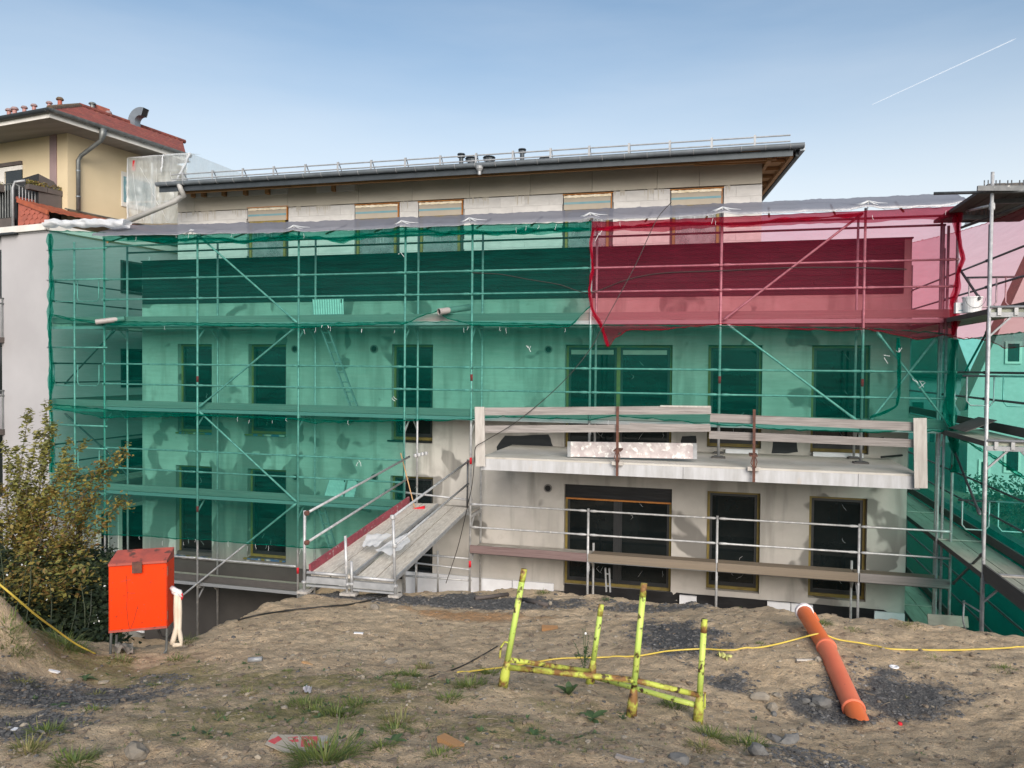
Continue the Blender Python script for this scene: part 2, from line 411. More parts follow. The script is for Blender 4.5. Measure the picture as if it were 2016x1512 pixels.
def leafmat(name, cols, trans=.3):
    m = bpy.data.materials.new(name); m.use_nodes = True
    t = m.node_tree; b = t.nodes['Principled BSDF']; b.inputs['Roughness'].default_value = .6
    g = t.nodes.new('ShaderNodeNewGeometry'); r_ = t.nodes.new('ShaderNodeValToRGB')
    e = r_.color_ramp.elements
    e[0].position, e[0].color = 0, (*cols[0], 1); e[1].position, e[1].color = 1, (*cols[-1], 1)
    for i, c in enumerate(cols[1:-1]):
        k = e.new((i + 1) / (len(cols) - 1)); k.color = (*c, 1)
    t.links.new(g.outputs['Random Per Island'], r_.inputs['Fac']); t.links.new(r_.outputs['Color'], b.inputs['Base Color'])
    tl = t.nodes.new('ShaderNodeBsdfTranslucent'); t.links.new(r_.outputs['Color'], tl.inputs['Color'])
    mx = t.nodes.new('ShaderNodeMixShader'); mx.inputs['Fac'].default_value = trans
    t.links.new(b.outputs[0], mx.inputs[1]); t.links.new(tl.outputs[0], mx.inputs[2])
    t.links.new(mx.outputs[0], t.nodes['Material Output'].inputs['Surface'])
    return m
M['leaf_autumn'] = leafmat('leaf_autumn', [(.15, .15, .032), (.24, .155, .035), (.30, .25, .055), (.16, .19, .045), (.21, .105, .03), (.11, .14, .035)])
M['leaf_yellow'] = leafmat('leaf_yellow', [(.16, .18, .045), (.30, .27, .07), (.11, .13, .04), (.40, .36, .15)])
M['leaf_dark'] = leafmat('leaf_dark', [(.018, .03, .012), (.03, .05, .018), (.045, .06, .022), (.02, .035, .02)])
M['grass'] = leafmat('grass', [(.10, .15, .028), (.17, .21, .045), (.07, .12, .03), (.26, .25, .09)])
M['grass_dry'] = leafmat('grass_dry', [(.24, .20, .08), (.15, .17, .045), (.30, .25, .11)])
M['weed'] = leafmat('weed', [(.06, .11, .045), (.09, .15, .055), (.05, .085, .04)])
M['flower'] = mat('flower', (.75, .75, .72))
M['net_green'] = film('net_green', (.49, .81, .745), (.0, .22, .168), .145, tex=(.5, .3, 5), var=.075, scale=3.4)
M['net_green_dark'] = film('net_green_dark', (.45, .85, .76), (.0, .17, .125), .52, tex=(1, 1, 5))
M['net_green_dense'] = film('net_green_dense', (.36, .90, .80), (.0, .40, .30), .30, tex=(1, 1, 5))
M['net_green_band'] = film('net_green_band', (.40, .80, .72), (.0, .12, .09), .42, tex=(1, 1, 5))
M['net_red_band'] = film('net_red_band', (.80, .40, .46), (.22, .01, .03), .42, tex=(1, 1, 5))
M['net_red'] = film('net_red', (.93, .62, .67), (.42, .028, .075), .19, tex=(1, .3, 4), var=.05, scale=3.4)
M['net_red_dark'] = film('net_red_dark', (.92, .40, .48), (.48, .010, .045), .42, tex=(1, 1, 5))
M['tarp'] = film('tarp', (.8, .8, .84), (.235, .24, .28), .86, gloss=.07, tex=(.4, 1, 1), scale=2)
M['plastic'] = film('plastic', (.93, .96, .95), (.78, .82, .82), .46, gloss=.04, tex=(2.5, 1, .6), var=.13, scale=2.5)
M['plastic_white'] = film('plastic_white', (.95, .96, .97), (.80, .82, .84), .78, gloss=.03, var=.12, scale=3)
M['plastic_clear'] = film('plastic_clear', (.96, .97, .98), (.62, .64, .66), .40, gloss=.08, var=.2, scale=3)
# ------------------------------------------------------------------ terrain
CREST = [(-700,1010,7.0),(-300,1120,7.2),(0,1150,7.4),(38,1192,7.6),(72,1242,8.1),(130,1258,8.6),(200,1268,9.1),(345,1262,9.4),(400,1242,9.6),(470,1214,10.4),(560,1176,11.6),(620,1168,12.2),(700,1167,12.7),
         (870,1163,13.2),(1000,1163,13.0),(1200,1172,12.0),(1400,1187,10.7),(1600,1208,9.3),(1790,1228,8.8),(2016,1246,8.6),(2500,1290,8.2),(3200,1350,8)]
CTRL = CREST + [(0,1512,4.2),(400,1512,4.05),(800,1512,4.0),(1200,1512,4.05),(1420,1500,4.35),(1560,1512,4.9),(1750,1512,5.1),(2016,1512,5.1),
        (0,1400,5.4),(300,1400,5.3),(700,1400,5.3),(990,1352,6.1),(1120,1400,5.6),(1243,1414,5.55),(1375,1424,5.75),(1480,1430,6.0),(1690,1424,6.3),(1900,1400,6.3),
        (1760,1316,7.2),(1600,1300,7.3),(1950,1280,7.8),(2016,1300,7.5),(215,1289,8.4),(325,1287,8.6),(185,1285,8.3),(100,1292,7.7),(0,1290,7.1),(60,1262,7.8),(0,1230,7.2),
        (500,1303,7.7),(700,1300,7.7),(700,1240,9.5),(1000,1240,9.7),(1000,1300,7.7),(1200,1297,7.6),(1330,1262,8.3),(880,1330,7.0),(450,1260,9.0),(600,1210,10.3),(1180,1220,10.2),(1300,1190,11.2)]
_cp = [at(x, y, d=d) for x, y, d in CTRL] + [Vector((0, 0, -1.66)), Vector((-2, -1.5, -1.6)), Vector((2, -1.5, -1.6)), Vector((-4, 1, -1.8)), Vector((3, 1.5, -1.9))]
_P = np.array([(p.x, p.y) for p in _cp]); _Z = np.array([p.z for p in _cp])
def _tps(r2):
    return np.where(r2 > 1e-12, .5 * r2 * np.log(np.maximum(r2, 1e-12)), 0)
_n = len(_P)
_K = _tps(((_P[:, None] - _P[None]) ** 2).sum(-1)) + np.eye(_n) * .15
_A = np.zeros((_n + 3, _n + 3)); _A[:_n, :_n] = _K; _A[:_n, _n] = 1; _A[:_n, _n+1:] = _P; _A[_n, :_n] = 1; _A[_n+1:, :_n] = _P.T
_W = np.linalg.solve(_A, np.concatenate([_Z, [0, 0, 0]]))
def base_h(x, y):
    x = np.asarray(x, float); y = np.asarray(y, float); o = np.zeros(x.shape)
    for i in range(_n):
        o += _W[i] * _tps((x - _P[i, 0]) ** 2 + (y - _P[i, 1]) ** 2)
    return o + _W[_n] + _W[_n+1] * x + _W[_n+2] * y
_cr = [at(*c[:2], d=c[2]) for c in CREST]
_caz = np.array([math.atan2(p.x, p.y) for p in _cr]); _crr = np.array([math.hypot(p.x, p.y) for p in _cr])
def vnoise(x, y, s, seed=0):
    f = np.vectorize(lambda a, b: mnoise.noise(Vector((a * s + seed, b * s - seed, seed * .37))))
    return f(x, y)
GX0, GX1, GY0, GY1, GS = -15.0, 9.0, -3.0, 16.36, .045
_nx, _ny = int((GX1 - GX0) / GS) + 1, int((GY1 - GY0) / GS) + 1
_gx, _gy = np.meshgrid(GX0 + np.arange(_nx) * GS, GY0 + np.arange(_ny) * GS)
_az = np.arctan2(_gx, np.maximum(_gy, 1e-6)); _rr = np.hypot(_gx, _gy)
_n1, _n2, _n3, _n4 = vnoise(_gx, _gy, .8, 3), vnoise(_gx, _gy, 2.6, 9), vnoise(_gx, _gy, 6.5, 21), vnoise(_gx, _gy, 14, 5)
_rc = np.where(_gy > 0, np.interp(_az, _caz, _crr), 1e3) + .10 * _n2 + .04 * _n3
_s = np.clip(_rr - _rc, 0, None)
_k = np.where(_s > 0, _rc / np.maximum(_rr, 1e-6), 1)
_h = base_h(_gx * _k, _gy * _k)
_low = np.where(_az < -.62, -7.0, np.where(_az > -.50, -5.25, -7.0 + 1.75 * (_az + .62) / .12))
_low = np.where(_az > .12, -6.2, _low)
_drop = np.where(_s > 0, .9 * np.minimum(_s, .25) + 1.5 * np.clip(_s - .25, 0, None), 0)
_near = np.clip(1 - _s * 2, .3, 1)
_h = np.maximum(_h + _near * (.035 * _n1 + .034 * _n2 + .022 * _n3 + .014 * _n4 + .012 * np.minimum(_n3 + _n4, 0)) - _drop, _low + .05 * _n2)
_rg = np.random.default_rng(5)
for _ in range(260):        # footprints and scuffs
    _fx, _fy = _rg.uniform(-9, 5), _rg.uniform(3, 12.5); _fa = _rg.uniform(0, 6.28); _l, _b = _rg.uniform(.07, .16), _rg.uniform(.035, .06)
    _i0, _j0 = int((_fx-GX0)/GS), int((_fy-GY0)/GS); _sl = (slice(max(0, _j0-9), _j0+10), slice(max(0, _i0-9), _i0+10))
    _dx, _dy = _gx[_sl]-_fx, _gy[_sl]-_fy
    _q = ((_dx*math.cos(_fa)+_dy*math.sin(_fa))/_l)**2 + ((-_dx*math.sin(_fa)+_dy*math.cos(_fa))/_b)**2
    _h[_sl] += _rg.uniform(.010, .026) * (-np.exp(-_q) + .45*np.exp(-(np.sqrt(_q)-1.7)**2*3))
for (_ta, _tb) in (((265,1425),(440,1512)), ((280,1418),(460,1505)), ((300,1412),(420,1470)), ((1480,1450),(1530,1512))):   # tyre and rake marks
    _pa, _pb = at(*_ta, Z=-2.25), at(*_tb, Z=-2.15); _dd = (_pb-_pa); _L = math.hypot(_dd.x, _dd.y)
    _t = np.clip(((_gx-_pa.x)*_dd.x + (_gy-_pa.y)*_dd.y)/_L**2, 0, 1); _ds = np.hypot(_gx-_pa.x-_t*_dd.x, _gy-_pa.y-_t*_dd.y)
    _h += -.022*np.exp(-(_ds/.035)**2) + .010*np.exp(-((_ds-.09)/.04)**2)
H = _h
def ground(x, y):
    i = min(max((x - GX0) / GS, 0), _nx - 1.001); j = min(max((y - GY0) / GS, 0), _ny - 1.001)
    a, b = int(i), int(j); u, v = i - a, j - b
    return float((H[b, a] * (1-u) + H[b, a+1] * u) * (1-v) + (H[b+1, a] * (1-u) + H[b+1, a+1] * u) * v)
def G(px, py, lift=0.0):
    """Where the sight line at a photograph position meets the terrain."""
    r = ray(px, py); t = 2.5
    while t < 20:
        p = r * t
        if p.z <= ground(p.x, p.y):
            break
        t += .02
    p = r * t
    return Vector((p.x, p.y, ground(p.x, p.y) + lift))

# soil patches (gravel, orange clay, moss) as fields over the ground
def blob(cx, cy, rx, ry, seed, ang=0):
    """a patch centred on ground position (cx, cy) with radii in metres and a ragged edge"""
    ca, sa = math.cos(ang), math.sin(ang)
    dx, dy = _gx - cx, _gy - cy
    q = np.sqrt(((dx*ca + dy*sa) / rx) ** 2 + ((-dx*sa + dy*ca) / ry) ** 2)
    return np.clip((1.08 - q + .34 * _n2 + .30 * _n3) * 1.5, 0, 1)
def blob_px(px, py, rx, ry, ang=0):
    p = G(px, py); return blob(p.x, p.y, rx, ry, 0, ang)
grav = np.maximum.reduce([blob_px(130, 1370, 1.15, .75, -.2), blob_px(20, 1440, .6, .55), blob_px(1320, 1255, .55, 1.5, .2), blob_px(1440, 1345, .32, .3), blob_px(1760, 1375, .75, .62),
                          blob_px(900, 1185, 3.0, .75, 0), blob_px(650, 1172, .9, .3), blob_px(1640, 1410, .55, .3), blob_px(1560, 1490, .7, .4) * .55, blob_px(1280, 1200, 1.2, .5) * .8, blob_px(310, 1340, .4, .3) * .5])
clay = np.maximum(blob_px(930, 1215, 1.3, .55), blob_px(1430, 1480, .35, .28) * .6)
moss = np.maximum.reduce([blob_px(300, 1330, 1.5, .8) * .7, blob_px(700, 1380, 1.3, .7) * .6, blob_px(450, 1440, 1.2, .5) * .6, blob_px(150, 1300, 1.3, .5) * .9, blob_px(620, 1340, 1.6, .5) * .75, blob_px(980, 1430, 1.0, .5) * .6, blob_px(560, 1400, 1.2, .6) * .8, blob_px(830, 1345, .8, .6) * .7, blob_px(1150, 1400, .7, .4) * .5])
_v = np.stack([_gx, _gy, H], -1).reshape(-1, 3)
_idx = np.arange(_nx * _ny).reshape(_ny, _nx)
_q = np.stack([_idx[:-1, :-1], _idx[:-1, 1:], _idx[1:, 1:], _idx[1:, :-1]], -1).reshape(-1, 4)
me = bpy.data.meshes.new('ground')
me.vertices.add(len(_v)); me.vertices.foreach_set('co', _v.ravel())
me.loops.add(_q.size); me.loops.foreach_set('vertex_index', _q.ravel().astype(np.int32))
me.polygons.add(len(_q)); me.polygons.foreach_set('loop_start', np.arange(0, _q.size, 4, dtype=np.int32)); me.polygons.foreach_set('loop_total', np.full(len(_q), 4, np.int32))
me.update(); me.validate()
me.polygons.foreach_set('use_smooth', [True] * len(_q))
for nm, arr in (('gravel', grav), ('clay', clay), ('moss', moss)):
    a = me.attributes.new(nm, 'FLOAT', 'POINT'); a.data.foreach_set('value', arr.ravel().astype(np.float32))

def soil_material():
    m = bpy.data.materials.new('soil'); m.use_nodes = True
    t = m.node_tree; b = t.nodes['Principled BSDF']; b.inputs['Roughness'].default_value = .95; b.inputs['Specular IOR Level'].default_value = .2
    N = t.nodes.new; Lk = t.links.new
    co = N('ShaderNodeTexCoord')
    def noi(s, d=6, r=.6):
        n = N('ShaderNodeTexNoise'); n.inputs['Scale'].default_value = s; n.inputs['Detail'].default_value = d; n.inputs['Roughness'].default_value = r
        Lk(co.outputs['Object'], n.inputs['Vector']); return n.outputs['Fac']
    def rng(v, a, c):
        n = N('ShaderNodeMapRange'); n.inputs['From Min'].default_value = a; n.inputs['From Max'].default_value = c; Lk(v, n.inputs['Value']); return n.outputs['Result']
    def mixc(f, A, B):
        n = N('ShaderNodeMix'); n.data_type = 'RGBA'
        for s_, v in (('A', A), ('B', B)):
            if isinstance(v, tuple): n.inputs[s_].default_value = (*v, 1)
            else: Lk(v, n.inputs[s_])
        Lk(f, n.inputs['Factor']); return n.outputs['Result']
    def att(nm, edge_noise):
        a = N('ShaderNodeAttribute'); a.attribute_name = nm
        ad = N('ShaderNodeMath'); ad.operation = 'MULTIPLY_ADD'; Lk(edge_noise, ad.inputs[0]); ad.inputs[1].default_value = 1.1; 
        sb = N('ShaderNodeMath'); sb.operation = 'SUBTRACT'; Lk(a.outputs['Fac'], sb.inputs[0]); sb.inputs[1].default_value = .55
        Lk(sb.outputs[0], ad.inputs[2]); return rng(ad.outputs[0], .28, .78)
    c = mixc(rng(noi(1.1), .35, .65), (.56, .42, .27), (.66, .51, .34))
    c = mixc(rng(noi(5, 7, .7), .50, .70), c, (.30, .225, .15))
    c = mixc(rng(noi(30, 6, .7), .50, .75), c, (.56, .46, .34))
    c = mixc(rng(noi(75, 3, .6), .58, .74), c, (.22, .165, .11))
    e = noi(9, 6, .7)
    c = mixc(att('moss', e), c, mixc(rng(noi(22), .4, .6), (.27, .235, .10), (.37, .30, .17)))
    c = mixc(att('clay', e), c, mixc(rng(noi(9), .4, .6), (.52, .30, .15), (.44, .29, .17)))
    gc = mixc(rng(noi(60, 4, .75), .40, .62), (.075, .074, .074), (.155, .152, .148))
    gc = mixc(rng(noi(95, 2, .5), .64, .72), gc, (.34, .33, .315))
    c = mixc(att('gravel', e), c, gc)
    Lk(c, b.inputs['Base Color'])
    h1, h2 = noi(14, 8, .7), noi(70, 5, .7)
    s_ = N('ShaderNodeMath'); s_.operation = 'MULTIPLY_ADD'; Lk(h2, s_.inputs[0]); s_.inputs[1].default_value = .35; Lk(h1, s_.inputs[2])
    bp = N('ShaderNodeBump'); bp.inputs['Strength'].default_value = 1.0; bp.inputs['Distance'].default_value = .06
    Lk(s_.outputs[0], bp.inputs['Height']); Lk(bp.outputs['Normal'], b.inputs['Normal'])
    return m
M['soil'] = soil_material()
me.materials.append(M['soil'])
link('ground', me, kind='structure')
M['far_soil'] = mat('far_soil', (.16, .13, .09), (.08, .10, .04), scale=.15, rough=.95)
mb = MB()
for x0, y0, x1, y1 in ((-4000,-4000,4000,-3.0),(-4000,-3.0,-15.0,16.36),(9.0,-3.0,4000,16.36),(-4000,16.36,4000,4000)):
    mb.add([(x0,y0,-7.3),(x1,y0,-7.3),(x1,y1,-7.3),(x0,y1,-7.3)], [(0,1,2,3)])
mb.build('terrain', M['far_soil'], kind='structure')

# ------------------------------------------------------------------ the new building
FY = 16.3
BX0, BX1 = -13.95, 3.62
bld = thing('apartment_building', 'unfinished grey rendered block with boarded parapet and set-back top floor behind the scaffold', 'building', (-5, FY, -5.2))
UPW = [(350,417,678,852), (489,563,677,856), (771,852,679,868), (1112,1323,684,888), (1393,1500,679,882), (1597,1712,677,893)]
LOW = [(346,417,917,1096), (487,563,921,1101), (768,852,934,1138), (1110,1322,938,1160), (1391,1496,965,1165), (1592,1706,978,1181)]
openings = []
for row, lst in (('u', UPW), ('l', LOW)):
    for (x0, x1, y0, y1) in lst:
        xm = (x0 + x1) / 2
        a, c = at(x0, (y0+y1)/2, Y=FY), at(x1, (y0+y1)/2, Y=FY)
        zt = .48 if row == 'u' else -2.53
        openings.append((a.x, c.x, at(xm, y1, Y=FY).z, zt))
ZB, ZT = -4.69, 1.46
def wall_mesh(x0, x1, z0, z1, y, ops, depth, m, parent, name):
    xs = sorted({x0, x1, *[o[0] for o in ops], *[o[1] for o in ops]}); zs = sorted({z0, z1, *[o[2] for o in ops], *[o[3] for o in ops]})
    mb = MB()
    for i in range(len(xs) - 1):
        for j in range(len(zs) - 1):
            cx, cz = (xs[i]+xs[i+1])/2, (zs[j]+zs[j+1])/2
            if any(o[0] < cx < o[1] and o[2] < cz < o[3] for o in ops): continue
            mb.add([(xs[i],y,zs[j]),(xs[i+1],y,zs[j]),(xs[i+1],y,zs[j+1]),(xs[i],y,zs[j+1])], [(0,1,2,3)])
    for a, b_, c, d in ops:
        Y1 = y + depth
        mb.add([(a,y,c),(b_,y,c),(b_,y,d),(a,y,d),(a,Y1,c),(b_,Y1,c),(b_,Y1,d),(a,Y1,d)], [(0,3,7,4),(1,5,6,2),(3,2,6,7),(0,4,5,1)])
    return mb.build(name, m, parent)
wall_mesh(BX0, BX1, ZB, ZT, FY, openings, .22, M['plaster'], bld, 'wall')
# body behind, returns and slab edges
mb = MB(); mb.box((BX0 + .003, FY + .22, -7.2), (BX1 - .003, FY + 12, 1.40)); mb.build('core', M['plaster'], bld)
mb = MB(); mb.box((BX0, FY + .002, ZT - .001), (BX1, FY + .20, 2.53)); mb.build('parapet', M['plaster'], bld)
mb = MB(); mb.box((BX0 - .02, FY - .03, 2.532), (BX1 + .02, FY + .24, 2.56)); mb.build('coping', M['bitumen'], bld)
# side faces of the facade layer
for xa in (BX0 - .002, BX1): MB().box((xa, FY + .004, ZB), (xa + .002, FY + .22, ZT)).build('wall_edge', M['plaster'], bld)
mb = MB(); mb.box((BX0 + .01, FY + .05, -7.2), (-8.6, FY + .22, ZB - .002)); mb.build('basement_wall', M['base_dark'], bld)
# parapet boards: horizontal sheets laid in courses
px0, px1 = at(281, 560, Y=FY).x, at(1780, 520, Y=FY).x
z, k = 1.475, 0
rnd = random.Random(3)
courses = 11; ch = (2.527 - 1.475) / courses
for r_ in range(courses):
    x = px0 + rnd.uniform(-.02, .02) + (.02 if r_ == 0 else 0); L0 = rnd.uniform(1.2, 3.2)
    while x < px1 - .05:
        x2 = min(x + L0, px1 - (.03 if r_ < 2 else 0)); L0 = rnd.uniform(2.6, 3.6)
        if px1 - x2 < .4: x2 = px1
        th = .022 + rnd.uniform(0, .007)
        piece('parapet_board', M['bitumen'], bld, ((x+x2)/2, FY - th/2 - .001, z + ch/2), (x2 - x - .004, th, ch - .006))
        x = x2
    z += ch
# render edge under the boards: ragged lumps
mb = MB()
mb.grid(lambda u, v: (px0 + u*(px1-px0), FY - .012 + .010*(1-v) , 1.475 - .06*(1-v)*(1+.8*mnoise.noise(Vector((u*90, 3, 0)))) - .004*v), 240, 2)
mb.build('render_edge', M['plaster'], bld)
# windows
def window(o, lower, idx):
    a, b_, c, d = o; wide = b_ - a > 1.6
    y = FY + .13
    mb = MB(); fw = .055
    mb.box((a+.005, y, c+.01), (a+fw, y+.07, d-.005)); mb.box((b_-fw, y, c+.01), (b_-.005, y+.07, d-.005))
    mb.box((a+fw, y, d-fw), (b_-fw, y+.07, d-.005)); mb.box((a+fw, y, c+.01), (b_-fw, y+.07, c+fw+.02))
    if wide:
        xm = a + (b_-a) * .50
        if not lower: mb.box((xm-.04, y, c+fw+.02), (xm+.04, y+.07, d-fw))
    wnd = mb.build('window', M['frame_ochre'], bld)
    if wide and lower: MB().box((xm-.04, y+.005, c+fw+.02), (xm+.04, y+.07, d-fw)).build('mullion', M['frame_dark'], wnd)
    sw = .05; spans = [(a+fw, b_-fw)] if not wide else [(a+fw, xm-.04), (xm+.04, b_-fw)]
    for (p, q) in spans:
        mb = MB(); z0, z1 = c+fw+.02, d-fw; yy = y + .015
        mb.box((p+.002, yy, z0+.002), (p+sw, yy+.05, z1-.002)); mb.box((q-sw, yy, z0+.002), (q-.002, yy+.05, z1-.002)); mb.box((p+sw, yy, z1-sw), (q-sw, yy+.05, z1-.002)); mb.box((p+sw, yy, z0+.002), (q-sw, yy+.05, z0+sw+.03))
        mb.build('sash', M['frame_dark'], wnd)
        mb = MB(); mb.box((p+sw-.004, yy+.02, z0+sw+.02), (q-sw+.004, yy+.03, z1-sw+.004)); mb.build('pane', M['pane'], wnd)
        if wide:
            mb = MB(); mb.box((p+.05, yy-.006, z1-.15), (q-.07, yy-.001, z1-.055)); mb.build('tape_strip', M['tape'], wnd)
        # loose protective film: a few thin pale creases standing off the glass
        rr = random.Random(idx * 7 + int(p * 10))
        mb = MB()
        for _ in range(4 if wide or idx > 3 else 3):
            xx, zz = rr.uniform(p+.1, q-.1), rr.choice((rr.uniform(z0+.10, z0+.22), rr.uniform(z0+.10, z0+.22), rr.uniform(z0+.2, z1-.2)))
            pts = [Vector((xx, yy+.008, zz))]
            for s_ in range(3):
                pts.append(pts[-1] + Vector((rr.uniform(-.05, .05), 0, rr.uniform(.02, .07))))
            mb.path(pts, [.001, .0025, .002, .0008], 4)
        mb.build('crease_glint', M['white_plastic'], wnd, kind='stuff')
    if not wide and idx in (0, 1, 2):
        mb = MB(); mb.box((a-.08 if idx else a-.03, FY-.05, c-.03), (b_+.0, FY+.13, c+.008))
        mb.build('sill', M['sill'] if idx < 2 else M['membrane'], wnd)
for i, o in enumerate(openings):
    window(o, i >= 6, i % 6)
# black lintel film over the two wide openings, ochre head strips
o = openings[9]
mb = MB(); mb.box((o[0]+.004, FY+.10, o[3]-.30), (o[1]-.004, FY+.128, o[3]-.004)); mb.build('shutter_slot', M['membrane'], bld)
mb = MB(); mb.box((o[0]+.02, FY+.085, o[3]-.335), (o[1]-.02, FY+.127, o[3]-.302)); mb.build('head_strip', M['foam_orange'], bld)
# black membrane and white insulation boards at the foot of the wall
mb = MB(); mb.grid(lambda u, v: (-3.10 + u*6.72, FY - .012 - .02*math.sin(u*60+v*3)*.4 + .015*mnoise.noise(Vector((u*30, v*4, 1))), -5.35 + v*(.66 if u < .95 else .62)), 90, 6)
mb.build('damp_membrane', M['membrane'], bld, smooth=True)
for (x0, x1, z1) in ((at(800,1150,Y=FY).x, at(925,1150,Y=FY).x, -4.70), (at(926,1150,Y=FY).x, at(1010,1150,Y=FY).x, -4.71), (at(1011,1150,Y=FY).x, at(1092,1150,Y=FY).x, -4.70),
                     (at(1338,1180,Y=FY).x, at(1372,1180,Y=FY).x, -4.72), (at(1510,1195,Y=FY).x, at(1556,1195,Y=FY).x, -4.70), (at(1557,1195,Y=FY).x, at(1600,1195,Y=FY).x, -4.70), (at(1720,1210,Y=FY).x, at(1780,1210,Y=FY).x, -4.72)):
    mb = MB(); mb.box((x0, FY-.085, -5.8), (x1-.006, FY-.03, z1)); mb.build('insulation_board', M['xps'], bld)
x0 = -3.1
rnd = random.Random(8)
while x0 < 3.4:
    x1 = x0 + rnd.uniform(.3, .7)
    mb = MB(); mb.box((x0, FY-.14, -5.6), (x1-.01, FY-.09, -5.0 - rnd.uniform(0, .06))); mb.build('insulation_board', M['xps'], bld)
    x0 = x1
# round duct holes
for i, (px, py, r_) in enumerate(((737,687,.095),(581,687,.085),(1080,688,.085),(1079,961,.09),(582,940,.085),(738,939,.085))):
    c = at(px, py, Y=FY)
    duct = MB().lathe((c.x, FY-.03, c.z), [(r_*.72, .0), (r_, .0), (r_, .028), (r_*.72, .028)], 20, (0, 1, 0), cap=False).build('duct', M['ring'], bld, smooth=False)
    MB().lathe((c.x, FY-.012, c.z), [(r_*.74, 0), (r_*.74, .008)], 20, (0, 1, 0)).build('duct_opening', M['hole'], duct)
# dark primer patches on the wall above the balcony slab
def patch(name, pts, m, y=FY, parent=bld, n=3):
    c = sum((Vector(p) for p in pts), Vector()) / len(pts); q = []
    for i in range(len(pts)):
        a, b_ = Vector(pts[i]), Vector(pts[(i+1) % len(pts)])
        for k in range(n):
            p = a.lerp(b_, k/n); d = (p - c); s_ = 1 + .10*mnoise.noise(p*6) if n > 1 else 1
            q.append(Vector((c.x + d.x*s_, y - .004, c.z + d.z*s_)))
    return MB().prism(q, (0, .003, 0)).build(name, m, parent)
for pts in ([(985,898),(975,880),(995,858),(1080,855),(1090,880),(1104,884),(1102,899)], [(1340,868),(1342,858),(1370,858),(1373,885),(1342,880)], [(1520,892),(1522,870),(1568,866),(1572,890),(1545,893)], [(1725,870),(1728,862),(1740,860),(1742,872)]):
    patch('primer_patch', [at(x, y, Y=FY) for x, y in pts], M['bitumen'])

# balcony slab
SZ = -1.722; SY = 13.92
mb = MB(); sx0, sx1 = at(946, 915, Y=SY).x, at(1812, 945, Y=SY).x
mb.box((sx0, SY+.03, SZ-.24), (sx1, FY-.003, SZ)); mb.build('balcony_slab', M['slab'], bld)
cuts = [sx0, at(1345, 930, Y=SY).x, at(1690, 940, Y=SY).x, sx1]
for a, b_ in zip(cuts, cuts[1:]):
    mb = MB(); mb.box((a+.002, SY, SZ-.245), (b_-.006, SY+.028, SZ-.035)); mb.build('slab_edge_board', M['slab_face'], bld)
# odds and ends on the slab: insulation offcuts under the doors
for (a, b_, py) in ((1428, 1490, 888), (1605, 1700, 899)):
    c, d = at(a, py, Z=SZ+.03), at(b_, py, Z=SZ+.03)
    piece('threshold_strip', M['xps'], bld, ((c.x+d.x)/2, FY-.10, SZ+.045), (d.x-c.x, .06, .085))

M['pvc_pale'] = mat('pvc_pale', (.40, .395, .38), (.33, .325, .31), scale=4, rough=.5)
# set-back top floor
PY = 18.3
pL, pR = at(350, 400, Y=PY).x, at(1500, 400, Y=PY).x
BOX = [(487,568,433,408), (698,787,428,402), (823,913,424,396), (1108,1207,410,382), (1319,1425,400,372)]
pops = []
for x0, x1, yb, yt in BOX:
    pops.append((at(x0, yb, Y=PY).x, at(x1, yb, Y=PY).x))
ZL = at(1150, 380, Y=PY).z      # lintel line
ZE = 4.86
mb = MB(); mb.box((pL, PY+.12, 1.4), (pR, PY+8, ZE - .05)); mb.build('upper_core', M['block'], bld)
# lintel course of concrete panels with open joints
js = [pL] + [at(x, 340, Y=PY).x for x in (383, 566, 706, 812, 925, 1044, 1166, 1294, 1377)] + [pR]
for a, b_ in zip(js, js[1:]):
    piece('concrete_panel', M['concrete_panel'], bld, ((a+b_)/2, PY+.055, (ZL+.02+ZE)/2), (b_-a-.008, .13, ZE-ZL-.02))
# aerated concrete blocks below
zc = ZL; row = 0
while zc > 1.5:
    z0 = zc - .25; x = pL - (.31 if row % 2 else 0)
    while x < pR:
        segs = [(max(x, pL), min(x+.62, pR))]
        for (a, b_) in pops:
            ns = []
            for p, q in segs:
                if q <= a or p >= b_: ns.append((p, q))
                else:
                    if p < a: ns.append((p, a))
                    if q > b_: ns.append((b_, q))
            segs = ns
        for p, q in segs:
            if q - p > .03 and z0 > 2.2:
                piece('block', M['block'], bld, ((p+q)/2, PY+.06+rnd.uniform(-.002, .002), zc-.125), (q-p-.003, .12, .2465))
        x += .62
    zc = z0; row += 1
